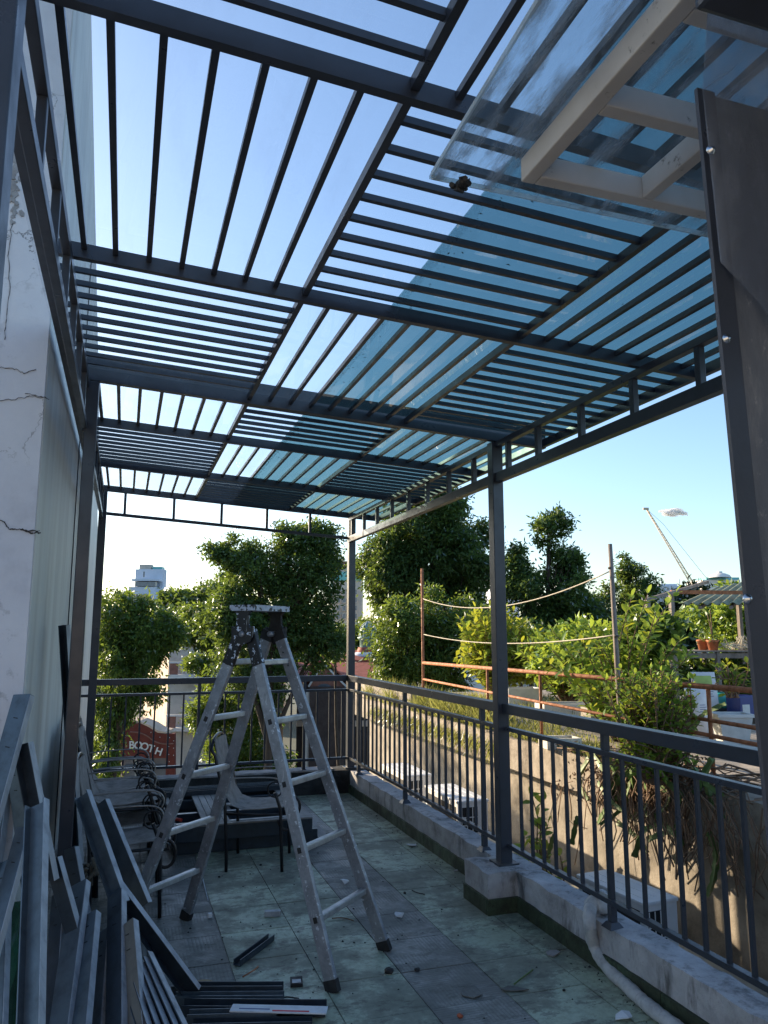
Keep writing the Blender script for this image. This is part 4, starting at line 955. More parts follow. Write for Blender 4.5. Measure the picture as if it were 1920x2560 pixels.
T.append(tree('street_tree', 'drooping green tree in front of the red booth shop at the left', gbase(262,24), [E_(300,1560,24,150,240,.9), E_(318,1660,24,150,230,1.0), E_(405,1585,24,110,110,.7), E_(365,1620,24,80,120,.7), E_(270,1800,24,80,260,.8), E_(315,1740,24,70,110,.6), E_(255,1950,24,70,220,.6)], 24000, .19, .06, 'leaf_mid', 11, .7, .24, 26, .16, group=TG))
T.append(tree('street_tree', 'large dark feathery tree behind the ladder top', gbase(660,28), [E_(640,1430,28,190,190,1.3), E_(770,1440,28,190,200,1.3), E_(690,1560,28,280,220,1.6), E_(600,1400,28,110,90,.7), E_(800,1340,28,80,80,.7), E_(730,1350,28,110,80,.8), E_(575,1540,28,130,140,1.0), E_(800,1590,28,110,140,1.0), E_(620,1680,28,230,160,1.2), E_(545,1380,28,50,50,.4)], 52000, .17, .07, 'leaf_dark', 12, .25, .26, 26, .22, group=TG))
T.append(tree('street_tree', 'tall full green tree rising to the roof edge between the two right posts', gbase(1100,30), [E_(1050,1320,30,230,220,1.6), E_(1120,1380,30,200,230,1.6), E_(980,1420,30,170,190,1.3), E_(1050,1460,30,220,130,1.3), E_(1090,1260,30,140,110,1.0), E_(950,1440,30,80,150,.9), E_(1170,1460,30,90,140,.9)], 52000, .2, .075, 'leaf_dark', 13, .45, .28, 26, .24, group=TG))
T.append(tree('street_tree', 'rounded lower tree glittering in front of the tall green tree', gbase(1000,20), [E_(985,1590,20,170,190,.9), E_(1110,1570,20,150,150,.8), E_(985,1680,20,120,130,.7), E_(1080,1650,20,160,150,.9), E_(1010,1530,20,100,60,.5)], 26000, .13, .045, 'leaf_mid', 14, .5, .2, 26, .12, group=TG))
T.append(tree('street_tree', 'pruned tree with bare crooked limbs above the rusty pole wires', gbase(1360,26), [E_(1372,1325,26,90,90,.6), E_(1410,1395,26,70,60,.5), E_(1300,1470,26,130,130,1.0), E_(1390,1500,26,170,170,1.2), E_(1440,1430,26,50,60,.4), E_(1290,1395,26,40,60,.35), E_(1340,1580,26,220,110,1.2), E_(1455,1550,26,120,160,1.0)], 30000, .17, .065, 'leaf_dark', 15, .3, .24, 24, .2, group=TG, limb=1.3))
T.append(tree('street_tree', 'slim conical tree beside the leaning wooden pole', gbase(1575,30), [E_(1578,1420,30,50,60,.5), E_(1580,1480,30,90,110,.8), E_(1570,1560,30,120,120,1.0), E_(1500,1530,30,110,130,.9)], 15000, .16, .06, 'leaf_dark', 16, .35, .2, 24, .14, group=TG))
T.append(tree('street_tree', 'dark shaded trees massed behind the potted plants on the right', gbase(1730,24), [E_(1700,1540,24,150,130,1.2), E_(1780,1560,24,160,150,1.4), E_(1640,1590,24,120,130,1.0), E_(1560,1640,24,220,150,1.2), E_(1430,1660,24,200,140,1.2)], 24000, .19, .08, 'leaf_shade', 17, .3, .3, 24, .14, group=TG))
T.append(tree('street_tree', 'light green tree behind the corrugated lean to post', gbase(1840,14), [E_(1835,1560,14,110,150,.7), E_(1870,1620,14,90,120,.6)], 5000, .12, .05, 'leaf_bright', 18, .4, .16, 24, .08, group=TG))
T.append(tree('street_tree', 'far hazy tree line right of the white office block', gbase(480,70), [E_(470,1505,70,110,70,2.5), E_(540,1490,70,120,90,2.5), E_(420,1540,70,70,50,2)], 9000, .45, .25, 'leaf_dark', 19, .2, .6, 24, .3, group=TG))
T.append(tree('street_tree', 'low tree in front of the cream balconies behind the ladder rungs', gbase(560,30), [E_(535,1770,30,120,130,1.0), E_(610,1790,30,150,170,1.0), E_(505,1660,30,70,60,.6), E_(620,1890,30,130,140,1.0), E_(560,1900,30,120,120,.9), E_(690,1900,30,90,110,.8)], 22000, .17, .07, 'leaf_mid', 20, .35, .26, 26, .13, group=TG))
T.append(tree('street_tree', 'leafy tree at the foot of the dome tower behind the corner post', gbase(870,32), [E_(835,1600,32,60,70,.6)], 2500, .17, .07, 'leaf_mid', 21, .35, .24, 24, .12, group=TG))
T.append(tree('street_tree', 'unseen tall tree added behind the left party wall to shade the neighbour wall', (-2.9, 19.8, GZ), [(-2.9,19.8,2.0,1.5,1.6,1.9), (-3.6,18.6,.4,1.6,1.5,1.8), (-4.4,20.6,2.6,1.6,1.6,1.6)], 16000, .2, .08, 'leaf_mid', 22, .4, .32, 26, .2, group=TG))  # unseen tree, added to cast shade on the far neighbour wall
T.append(tree('street_tree', 'mid green tree filling the gap between the drooping tree and the ladder', gbase(470,34), [E_(470,1575,34,90,70,1.0), E_(530,1590,34,110,80,1.0), E_(575,1580,34,90,100,.9), E_(500,1540,34,90,60,.8)], 16000, .2, .08, 'leaf_mid', 23, .35, .28, 26, .14, group=TG))
T.append(tree('street_tree', 'broad dark tree low behind the yellow shrub and pipe railing', gbase(1230,19), [E_(1200,1600,19,160,120,1.0), E_(1290,1620,19,150,120,1.0), E_(1380,1640,19,160,110,1.0), E_(1480,1640,19,150,110,1.0)], 18000, .15, .06, 'leaf_dark', 25, .3, .22, 26, .12, group=TG))
NG = 'bushes on the neighbour roof'
def nroof(px, d): c = at(px, 1585, d); return (c.x, c.y, NZ)
T.append(tree('roof_bush', 'bushy bright plant left of the wooden pole on the neighbour roof', nroof(1440,10.5), [E_(1400,1640,10.5,100,80,.4), E_(1460,1610,10.5,110,110,.45), E_(1505,1640,10.5,80,90,.4)], 3800, .11, .05, 'leaf_bright', 26, .25, .13, 14, .03, 'plant', NG, bark='twig'))
T.append(tree('roof_bush', 'bushy bright plant behind the wooden pole on the neighbour roof', nroof(1630,8.6), [E_(1600,1610,8.6,110,100,.35), E_(1640,1580,8.6,80,90,.3), E_(1580,1680,8.6,130,90,.4)], 3800, .10, .05, 'leaf_mid', 27, .2, .12, 14, .03, 'plant', NG, bark='twig'))
T.append(tree('roof_bush', 'yellow green plant mass behind the middle right post', nroof(1255,13.6), [E_(1220,1630,13.6,120,130,.6), E_(1290,1620,13.6,110,130,.6), E_(1260,1670,13.6,150,70,.5), E_(1330,1660,13.6,70,90,.4)], 7500, .14, .065, 'leaf_yellow', 28, .3, .16, 16, .03, 'plant', NG, bark='twig'))
T.append(tree('roof_bush', 'leafy climbing plants under the bench on the neighbour roof', nroof(1800,11), [E_(1740,1690,11,150,70,.4), E_(1840,1680,11,130,80,.4)], 3600, .12, .06, 'leaf_mid', 29, .3, .13, 14, .03, 'plant', NG, bark='twig'))
FT = [(285,1560,60,110), (430,1560,58,120), (610,1600,62,160), (760,1600,60,150), (930,1580,66,110), (1190,1560,64,150)]
ORD = ('leftmost', 'second', 'third', 'fourth', 'fifth', 'sixth')
for k, (px, py, d, w) in enumerate(FT):
    T.append(tree('far_tree', ORD[k]+' tree from the left in the far row behind the street trees', gbase(px,d), [E_(px,py,d,w,90,1.6), E_(px-w*.3,py+40,d,w*.8,90,1.6), E_(px+w*.3,py+50,d,w*.8,100,1.6)], 5200, .34, .16, 'leaf_mid', 80+k, .3, .45, 22, .2, group='far row of trees'))
for t in T: fixparent(t)

# ---------------------------------------------------------------- leafy plants on the neighbour's roof
def leaf_unit(ln, w, mat, fold=.2):
    mb = MB(); vs = []; xs = [(0,0),(.25,.36),(.55,.5),(.82,.32),(1,0)]
    for x, y in xs: vs += [(x*ln, -y*w, fold*w*abs(y)*1.2-.10*ln*x*x), (x*ln, 0, -.10*ln*x*x), (x*ln, y*w, fold*w*abs(y)*1.2-.10*ln*x*x)]
    fs = []
    for i in range(4):
        a = i*3; fs += [(a, a+3, a+4, a+1), (a+1, a+4, a+5, a+2)]
    me = mb.add(vs, fs, True).mesh('leaf'); me.materials.append(M[mat]); return me
def shrub(name, label, base, shoots, ln, w, mats, seed, nmax=280, spread=1.0, gap=.05, group=None):
    """shoots: list of (tip point, n side twigs). Leaves sit alternately along every shoot."""
    rr = random.Random(seed); t = thing(name, label, 'plant', tuple(base), group); stems = MB(); slots = []
    for tip in shoots:
        b_ = Vector(base)+Vector((rr.uniform(-.06,.06), rr.uniform(-.06,.06), 0)); tip = Vector(tip)
        m_ = b_.lerp(tip, .5)+Vector((rr.uniform(-.1,.1), rr.uniform(-.1,.1), .08))
        pts = smooth([b_, m_, tip], 8); L = (tip-b_).length
        stems.tube(pts, [.012*(1-.75*i/len(pts)) for i in range(len(pts))], 5)
        s = .25*L; k = rr.random()*6; cum = [0]
        for i in range(1, len(pts)): cum.append(cum[-1]+(pts[i]-pts[i-1]).length)
        while s < cum[-1]:
            j = max(i for i in range(len(cum)) if cum[i] <= s); j = min(j, len(pts)-2)
            p = pts[j].lerp(pts[j+1], (s-cum[j])/max(1e-6, cum[j+1]-cum[j])); d = (pts[j+1]-pts[j]).normalized()
            k += 2.4; side = d.orthogonal().normalized(); side.rotate(Quaternion(d, k))
            dr = (side*1.0+d*.65+Vector((0,0,rr.uniform(-.35,.2)))).normalized(); slots.append((p, dr, rr.uniform(.7,1.2))); s += gap*rr.uniform(.7,1.2)
        slots.append((pts[-1], (pts[-1]-pts[-3]).normalized(), .8))
    o = stems.build('stem', M['twig']); adopt(o, t)
    us = [leaf_unit(ln, w, m) for m in mats]
    vis = sorted(slots, key=lambda q: (q[0]-CAM).length)
    def mat_of(p, dr, sc):
        x = dr; upv = Vector((0,0,1))+Vector((rr.uniform(-.5,.5), rr.uniform(-.5,.5), 0)); y = upv.cross(x).normalized(); z = x.cross(y)
        return Matrix(((x.x*sc,y.x*sc,z.x*sc,p.x),(x.y*sc,y.y*sc,z.y*sc,p.y),(x.z*sc,y.z*sc,z.z*sc,p.z),(0,0,0,1)))
    inv = Matrix.Translation(-t.location)
    for (p, dr, sc) in vis[:nmax]:
        o = bpy.data.objects.new('leaf', rr.choice(us)); COL.objects.link(o); o.parent = t; o.matrix_parent_inverse = inv; o.matrix_basis = mat_of(p, dr, sc)
    if len(vis) > nmax:
        mb = MB(); u0 = us[0]; uv = [v.co.copy() for v in u0.vertices]; uf = [tuple(p.vertices) for p in u0.polygons]
        for (p, dr, sc) in vis[nmax:]:
            mm = mat_of(p, dr, sc); mb.add([mm @ v for v in uv], uf, True)
        o = mb.build('foliage', M[mats[0]]); adopt(o, t); o['kind'] = 'stuff'
    return t
def onroof(px, py): return atz(px, py, NZ+.002)
rs = random.Random(5)
def shoots(base, n, w, h, seed, low=.35):
    r2 = random.Random(seed); out = []
    for k in range(n):
        a = 2*math.pi*k/n+r2.uniform(-.3,.3); r = w*r2.uniform(.35,1.0); out.append((base[0]+r*math.cos(a), base[1]+r*math.sin(a)*.8, base[2]+h*(r2.uniform(low,1.0) if r > .6*w else r2.uniform(.7,1.05))))
    return out
b0 = at(1560,1900,7.9); b0.z = NZ
sh_ = shoots(b0, 44, .78, 1.25, 41, .25)+[at(1580,1490,7.6), at(1620,1482,7.7), at(1690,1480,7.8), at(1640,1530,7.4), at(1470,1560,7.7), at(1360,1650,7.7), at(1400,1665,7.4), at(1720,1640,7.3), at(1700,1600,7.5), at(1455,1600,7.5)]
shrub('custard_apple_shrub', 'large sunlit shrub with long upright leafy shoots behind the rusty pipe', b0, sh_, .118, .058, ['leaf_bright', 'leaf_mid', 'leaf_bright', 'leaf_yellow'], 51, 295, gap=.030)
b1 = at(1640,1960,5.75); b1.z = NZ
shrub('glossy_shrub', 'dense glossy green shrub at the slab edge just behind the near handrail', b1, shoots(b1, 170, .40, .80, 42, .10), .056, .034, ['leaf_bright', 'leaf_bright', 'leaf_yellow'], 52, 295, gap=.024)
b2 = at(1240,1745,13.0); b2.z = NZ
shrub('yellow_shrub', 'yellow green rounded shrub partly hidden by the middle right post', b2, shoots(b2, 100, .68, 1.5, 43, .35), .135, .065, ['leaf_yellow', 'leaf_bright'], 53, 280, gap=.040)
b3 = at(1420,1770,11.5); b3.z = NZ
shrub('roof_shrub', 'bright shrub left of the large leafy shrub above the foam planter', b3, shoots(b3, 70, .85, 1.2, 44, .55), .13, .06, ['leaf_bright', 'leaf_yellow'], 54, 280, gap=.04)
b4 = at(1830,1700,9.2); b4.z = NZ+.35
shrub('potted_shrub', 'yellowing potted plants at the right under the shelf', b4, shoots(b4, 16, .30, .45, 45, .3), .09, .05, ['leaf_yellow', 'leaf_mid'], 55, 90, gap=.05)
b5 = Vector((3.35, 5.75, -.66))
shrub('creeper_plant', 'bright broad leaved creeper climbing in the gap behind the middle post', b5, [at(1330,1990,6.1), at(1345,2040,6.0), at(1370,2060,5.95), at(1310,2090,5.9), at(1400,2140,5.8), at(1300,2120,5.6), at(1360,2000,6.2), at(1350,2110,5.7)], .10, .075, ['leaf_yellow', 'leaf_bright'], 56, 80, gap=.07)

# grass along the slab edge
def grass(n, fx, label, seed, h=.22, mat='grass_blade'):
    rng = np.random.default_rng(seed); P = np.array([fx(rng) for _ in range(n)]); D = rng.normal(size=(n,3))*np.array([.45,.45,.12])+np.array([-.15,-.1,1.0])
    o = link('grass', leaf_mesh('grass', P, D, h, .012, rng, .1, .35), M[mat]); tag(o, label, 'grass', kind='stuff'); return o
def gr1(r):
    y = 5.6+7.2*r.random()**.7; x = 4.03+abs(r.normal())*.28*(1 if y > 6.6 else .5); return (x, y, NZ-.01)
grass(9000, gr1, 'dry and green grass growing along the edge of the neighbour roof', 61, .085)
def gr4(r):
    k = r.integers(0, 26); rr = np.random.default_rng(int(k)+900); y = 8.4+4.6*rr.random(); x = 4.05+.45*rr.random(); return (x+.09*r.normal(), y+.12*r.normal(), NZ-.01)
grass(3000, gr4, 'tall tufts of dry grass along the neighbour slab edge', 62, .30)
def gr2(r):
    y = 8.0+4.5*r.random(); return (3.985+.02*r.normal(), y, NZ-.03-.1*r.random())
def gr3(r): return (4.5+2.4*r.random(), 7.6+5.0*r.random(), NZ)
grass(3500, gr3, 'sparse green ground cover on the neighbour roof between the planters', 63, .14)
rng = np.random.default_rng(64); P = np.array([gr2(rng) for _ in range(700)]); D = rng.normal(size=(700,3))*np.array([.2,.3,.3])+np.array([-.35,0,-.8])
tag(link('hanging_grass', leaf_mesh('hanging_grass', P, D, .22, .012, rng, .1, .2), M['grass_blade']), 'dry grass hanging over the edge of the neighbour slab', 'grass', kind='stuff')

# dragon fruit cactus and dry vines over the edge
dc = thing('dragon_fruit_cactus', 'dragon fruit cactus tangle hanging over the slab edge behind the near railing', 'cactus', (4.0, 5.2, NZ))
def tri_stem(pts, r):
    pts = smooth(pts, 6); mb = MB(); n = len(pts); o = 0
    for i, p in enumerate(pts):
        d = (pts[min(i+1,n-1)]-pts[max(i-1,0)]).normalized(); a = d.orthogonal().normalized(); b_ = d.cross(a); rr = r*(1+.22*math.sin(i*2.1))*(1-.35*(i/n)**3)
        for k in range(6):
            t = 2*math.pi*k/6; q = rr*(1 if k % 2 == 0 else .42); mb.v.append(tuple(p+(a*math.cos(t)+b_*math.sin(t))*q))
    for i in range(n-1):
        for k in range(6): mb.f.append((i*6+k, i*6+(k+1)%6, (i+1)*6+(k+1)%6, (i+1)*6+k)); mb.sm.append(False)
    mb.f.append(tuple(range(6))[::-1]); mb.sm.append(False); mb.f.append(tuple((n-1)*6+k for k in range(6))); mb.sm.append(False)
    return mb
r3 = random.Random(8)
ST = [[(1480,1880),(1515,1935),(1530,1990)], [(1520,1900),(1545,1940),(1560,2010),(1500,2060)], [(1540,1930),(1525,2000),(1495,2060)], [(1580,1920),(1555,1970),(1520,2010)], [(1560,2050),(1610,2035),(1650,2045)], [(1545,2055),(1590,2090),(1620,2130)],
      [(1620,2100),(1670,2080),(1700,2065)], [(1585,2140),(1610,2080),(1650,2060)], [(1770,2080),(1790,2130),(1785,2190),(1770,2240)], [(1365,2160),(1375,2120),(1385,2085)], [(1430,2110),(1440,2060),(1445,2040)], [(1660,2060),(1700,2100),(1690,2160)],
      [(1690,1880),(1720,1840),(1755,1790),(1815,1760)]]
for i_, s in enumerate(ST):
    tri_stem([atx(px, py, (3.93-.05*r3.random()) if i_ < 12 else 4.15+.1*k) for k, (px, py) in enumerate(s)], .026).build('cactus_stem', M['cactus'], dc)
for k in range(14):
    px, py = r3.gauss(1590, 75), r3.uniform(1880, 1960); a = (px, py); b_ = (px+r3.uniform(-50,50), py+r3.uniform(30,70)); c = (b_[0]+r3.uniform(-50,50), b_[1]+r3.uniform(20,70))
    tri_stem([atx(*q_, 3.92-.06*r3.random()) for q_ in (a, b_, c)], r3.uniform(.018,.028)).build('cactus_stem', M['cactus'], dc)
vn = MB()
for k in range(150):
    px, py = r3.gauss(1640, 120), r3.uniform(1880, 2000); p = atx(px, py, 3.93-.08*r3.random()); p.z = min(max(p.z, .20), NZ)
    a = p+Vector((r3.uniform(-.05,.05), r3.uniform(-.25,.25), -r3.uniform(.05,.35))); b_ = a+Vector((r3.uniform(-.06,.10), r3.uniform(-.2,.2), -r3.uniform(.05,.35)))
    vn.tube(smooth([p, a, b_], 3), [.0042*r3.uniform(.5,1.6)]*7, 4, False)
for k in range(90):
    px, py = r3.gauss(1650, 110), r3.uniform(1900, 1990); p = atx(px, py, 3.97); p.z = NZ+.01+.05*r3.random()
    vn.tube(smooth([p, p+Vector((r3.uniform(-.1,.3), r3.uniform(-.3,.3), r3.uniform(0,.12))), p+Vector((r3.uniform(-.1,.5), r3.uniform(-.5,.5), 0))], 3), .006*r3.uniform(.6,1.4), 4, False)
o = vn.build('dry_vines', M['twig'], dc); o['kind'] = 'stuff'
rng = np.random.default_rng(71); nn = 1700
P = np.array([tuple(atx(r3.gauss(1600,70), r3.uniform(1880,2010), 3.95)) for _ in range(nn)]); P[:, 2] = np.maximum(P[:, 2], .12)
o = link('dead_leaves', leaf_mesh('dead_leaves', P, rng.normal(size=(nn,3))+np.array([0,0,-.6]), .045, .022, rng), M['twig']); adopt(o, dc); o['kind'] = 'stuff'

# pipes, poles, wires
PX = 4.10
def pipe(a, b_, r, label, mat='rust', cat='pipe rail'):
    return tag(MB().tube([atx(*a, PX), atx(*a, PX).lerp(atx(*b_, PX), .5)+Vector((0,0,-.006)), atx(*b_, PX)], r, 10).build('pipe_rail', M[mat]), label, cat)
pr = thing('pipe_railing', 'rusty pipe railing along the neighbour roof with its thick top pipe', 'railing', tuple(atx(1400,1850,PX)))
for a, b_, r in (((1058,1657),(1925,1730),.021), ((1058,1698),(1925,1868),.015), ((1640,1778),(1925,1826),.015)):
    MB().tube([atx(*a, PX), atx(*b_, PX)], r, 10).build('pipe', M['rust'], pr)
for px, py in ((1218,1672), (1350,1685), (1770,1718)):
    p = atx(px, py, PX); MB().tube([(p.x, p.y, NZ), (p.x, p.y, p.z-.012)], .016, 8).build('upright', M['rust'], pr)
p = atx(1058,1700,PX); q = atx(1055,1421,PX)
tag(MB().tube([(p.x,p.y,NZ-.1), p, q], .020, 10).build('rusty_pole', M['rust']), 'thin rusty pole at the left end of the neighbour pipe railing', 'pole')
p2 = atx(1545,1700,PX); q2 = atx(1525,1360,PX)
wp = thing('wooden_pole', 'leaning weathered wooden pole tied to the pipe railing', 'pole', (p2.x, p2.y, NZ))
MB().tube([Vector((p2.x,p2.y-.03,NZ)), p2, q2], [.024,.023,.019], 10).build('pole', M['pole_wood'], wp)
for py in (1420, 1590):
    c = atx(1527 if py < 1500 else 1541, py, PX); MB().tube([c-Vector((0,0,.01)), c+Vector((0,0,.01))], .026, 10).build('binding', M['rope_dark'], wp)
def wire(a, b_, sag, label):
    a, b_ = Vector(a), Vector(b_); pts = [a.lerp(b_, k/24)-Vector((0,0,sag*4*(k/24)*(1-k/24))) for k in range(25)]
    tag(MB().tube(pts, .006, 6).build('clothes_line', M['rope']), label, 'wire')
wire(atx(1058,1497,PX), atx(1527,1427,PX), .22, 'upper sagging line strung between the rusty pole and the wooden pole')
wire(atx(1060,1586,PX), atx(1543,1587,PX), .10, 'lower sagging line strung between the rusty pole and the wooden pole')

# planters, pots and other things on the neighbour's roof
def planter(px, py, w, d_, h, rz, label, mat='foam', tall=0):
    c = onroof(px, py); t = thing('planter_box', label, 'planter', tuple(c)); cr = lambda pts: rot_pts(pts, (c.x, c.y), rz)
    def hb(n, x0, x1, y0, y1, z0, z1, m_): MB().hexa(cr([(x0,y0,NZ+z0),(x1,y0,NZ+z0),(x1,y1,NZ+z0),(x0,y1,NZ+z0),(x0,y0,NZ+z1),(x1,y0,NZ+z1),(x1,y1,NZ+z1),(x0,y1,NZ+z1)])).build(n, M[m_], t)
    th = .025
    hb('front_wall', -w/2, w/2, -d_/2, -d_/2+th, 0, h, mat); hb('back_wall', -w/2, w/2, d_/2-th, d_/2, 0, h, mat)
    hb('end_wall', -w/2, -w/2+th, -d_/2+th+.001, d_/2-th-.001, 0, h, mat); hb('end_wall', w/2-th, w/2, -d_/2+th+.001, d_/2-th-.001, 0, h, mat)
    hb('soil', -w/2+th, w/2-th, -d_/2+th, d_/2-th, .01, h-.04, 'soil')
    return t
planter(1305,1770,.52,.36,.30,R_(-10),'grey white foam planter box behind the middle post', 'tub_white')
planter(1420,1800,.75,.40,.22,R_(-12),'cream foam planter box with weeds in the middle of the neighbour roof')
planter(1495,1815,.30,.30,.22,R_(-10),'small brown planter right of the cream foam box','concrete_warm')
planter(1470,1760,.45,.30,.20,R_(-15),'rear foam planter with an orange label on the neighbour roof')
planter(1400,1868,.35,.25,.10,R_(-10),'shallow broken foam tray on the slab edge','foam')
planter(1580,1795,.9,.4,.22,R_(-8),'long cream planter half hidden under the large shrub')
# white tub
c = onroof(1832,1858); tb = thing('white_tub', 'white rectangular plastic tub at the right of the neighbour roof', 'tub', tuple(c))
def ring(z, w, d_): return [(-w, -d_, z), (w, -d_, z), (w, d_, z), (-w, d_, z)]
vs = []; HH = .30
for z, w, d_ in ((0,.125,.10), (HH-.03,.165,.135), (HH-.03,.185,.155), (HH,.185,.155), (HH,.160,.130), (.03,.115,.09)): vs += rot_pts(ring(NZ+z, w, d_), (c.x, c.y), R_(-22))
fs = [(3,2,1,0)]
for i in range(5):
    for k in range(4): fs.append((i*4+k, i*4+(k+1)%4, i*4+4+(k+1)%4, i*4+4+k))
fs.append((20,21,22,23)); MB().add(vs, fs).build('body', M['tub_white'], tb)
MB().hexa(rot_pts([(x*.14,y*.11,NZ+z) for z in (.2,.24) for x,y in ((-1,-1),(1,-1),(1,1),(-1,1))], (c.x, c.y), R_(-22))).build('soil', M['soil'], tb)
# fertiliser sacks
def sack(px, py, w, h, lean, rz, label, strip, red):
    c = onroof(px, py); t = thing('fertiliser_sack', label, 'sack', tuple(c)); nx, nz = 9, 12; vs = []; top = []
    def P(u, v, s):
        bul = .075*(math.sin(math.pi*min(1,max(0,v)))**.5)*(1-(2*u-1)**2*.85); x = (u-.5)*w*(1-.12*v); z = v*h; y = s*bul+lean*v
        return Vector(rot_pts([(x, y, NZ+z)], (c.x, c.y), rz)[0])
    mb = MB()
    for s in (-1, 1):
        o = len(mb.v); mb.v += [tuple(P(i/(nx-1), j/(nz-1), s)) for j in range(nz) for i in range(nx)]
        for j in range(nz-1):
            for i in range(nx-1):
                a = o+j*nx+i; q = (a, a+1, a+nx+1, a+nx); mb.f.append(q if s < 0 else q[::-1]); mb.sm.append(True)
    bag_ = mb.build('bag', M['bag'], t)
    def patch(n, u0, u1, v0, v1, m_):
        o = MB(); k = 6
        for j in range(k+1):
            for i in range(k+1): o.v.append(tuple(P(u0+(u1-u0)*i/k, v0+(v1-v0)*j/k, -1)+Vector((0,-.003,0)).xyz))
        for j in range(k):
            for i in range(k): a = j*(k+1)+i; o.f.append((a, a+1, a+k+2, a+k+1)); o.sm.append(True)
        o.build(n, M[m_], bag_)
    patch('green_print', *strip, 'bag_green'); patch('red_print', *red, 'bag_red')
    for k in range(4): patch('text_line', .50, .50+.3-.05*(k%2), .52+.045*k, .532+.045*k, 'bag_ink')
    return t
sack(1745,1842,.30,.52,-.02,R_(-16),'white fertiliser sack with green stripe leaning in front of another sack',(.12,.38,.04,.46),(.08,.26,.60,.86))
sack(1768,1806,.34,.62,.06,R_(-22),'second white sack with a red picture standing behind the striped sack',(.10,.80,.70,.93),(.45,.80,.15,.30))
# watering can
c = onroof(1803,1800); wc = thing('watering_can', 'teal plastic watering can beside the white sacks', 'watering can', tuple(c)); c = c+Vector((0,0,.16))
MB().lathe(c, [(.0001,0),(.115,0),(.125,.02),(.128,.10),(.115,.17),(.09,.19),(.06,.19)], 22).build('body', M['teal_plastic'], wc)
MB().tube([c+Vector((-.10,.0,.06)), c+Vector((-.19,.02,.13)), c+Vector((-.25,.04,.21))], [.03,.02,.022], 10).build('spout', M['teal_plastic'], wc)
MB().tube(smooth([c+Vector((-.05,0,.18)), c+Vector((.0,0,.26)), c+Vector((.10,0,.24)), c+Vector((.125,0,.08))], 5), .012, 8).build('handle', M['teal_plastic'], wc)
c0 = onroof(1800,1800); litter('grey_crate', 'dark crate that the teal watering can stands on', 'crate', MB().bbox(c0.x-.2,c0.x+.2,c0.y-.15,c0.y+.15,NZ,NZ+.159,.008), 'steel_edge')
c = onroof(1862,1808); litter('blue_box', 'dark blue box with a white patch right of the watering can', 'box', MB().bbox(c.x-.16,c.x+.16,c.y-.12,c.y+.12,NZ+.10,NZ+.34,.01), 'blue_plastic')
MB().box(c.x-.13,c.x-.02,c.y-.1225,c.y-.1208,NZ+.13,NZ+.24).build('white_patch', M['tub_white'], bpy.data.objects['blue_box'])
litter('timber_block', 'dark timber baulk under the blue box', 'timber', MB().bbox(c.x-.55,c.x+.4,c.y-.14,c.y+.14,NZ,NZ+.099,.01), 'soil')
c = onroof(1775,1806); blk = thing('black_pot', 'small black plant pot between the sack and the watering can', 'plant pot', tuple(c)); MB().lathe(c+Vector((0,-.05,0)), [(.0001,0),(.07,0),(.095,.17),(.10,.19),(.085,.19),(.075,.12),(.0001,.12)], 18).build('pot', M['black_rubber'], blk)
# shelf with terracotta pots
sd2 = 10.5
sv = [at(1672,1628,sd2), at(1905,1625,sd2)]
sf = thing('potting_bench', 'weathered timber bench carrying terracotta pots on the neighbour roof', 'bench', (sv[0].x, sv[0].y, NZ))
zt_ = sv[0].z; dirx = (sv[1]-sv[0]); dirx.z = 0; dirx.normalize(); diry = Vector((-dirx.y, dirx.x, 0))
for k in range(5):
    a = sv[0]+diry*(.11*k); a.z = zt_; MB().bar(a, a+dirx*1.32, .10, .022, (0,0,1), .002).build('plank', M['pole_wood'], sf)
for u in (.04, .66, 1.27):
    for v in (0, .44):
        a = sv[0]+dirx*u+diry*v; MB().bar((a.x,a.y,NZ), (a.x,a.y,zt_-.012), .05, .05, (1,0,0), .003).build('leg', M['pole_wood'], sf)
MB().bar(sv[0]+Vector((0,0,-.06)), sv[0]+dirx*1.3+Vector((0,0,-.06)), .03, .07).build('apron', M['pole_wood'], sf)
def pot(p, r, h, label, stem=0):
    t = thing('terracotta_pot', label, 'plant pot', tuple(p))
    MB().lathe(p, [(.0001,0),(r*.68,0),(r*.92,h*.78),(r,h*.78),(r*1.02,h),(r*.88,h),(r*.82,h*.8),(.0001,h*.8)], 20).build('pot', M['terracotta'], t)
    s = Vector(p)+Vector((0,0,h*.8))
    for k in range(stem): MB().tube(smooth([s, s+Vector((.02*k-.02,0,.2)), s+Vector((.05*k-.06,.0,.38+.06*k))], 4), .008, 6).build('stem', M['twig'], t)
    rng = np.random.default_rng(int(p.x*100)); n = 60; P = np.array([tuple(s+Vector((r3.uniform(-.09,.09), r3.uniform(-.09,.09), r3.uniform(0,.14))) ) for _ in range(n)])
    o = link('sprigs', leaf_mesh('sprigs', P, rng.normal(size=(n,3)), .06, .025, rng), M['leaf_mid']); adopt(o, t); return t
pz = zt_+.0115
pp = at(1757,1608,sd2+.3); pot(Vector((pp.x,pp.y,pz)), .085, .15, 'terracotta pot with low leaves farther back on the bench')
pp = at(1783,1620,sd2+.08); pot(Vector((pp.x,pp.y,pz)), .085, .14, 'terracotta pot with a bare tall stem at the front of the bench', 2)
kb_ = MB(); pp = at(1840,1622,sd2+.2)
for k in range(22):
    a = Vector((pp.x+r3.uniform(-.18,.18), pp.y+r3.uniform(-.1,.1), pz+.01)); kb_.tube(smooth([a, a+Vector((r3.uniform(-.2,.2), 0, r3.uniform(.05,.2))), a+Vector((r3.uniform(-.3,.3), 0, .01))], 4), .006, 5)
litter('dry_root_bundle', 'bundle of pale dry roots lying on the bench right of the pots', 'roots', kb_, 'rope')
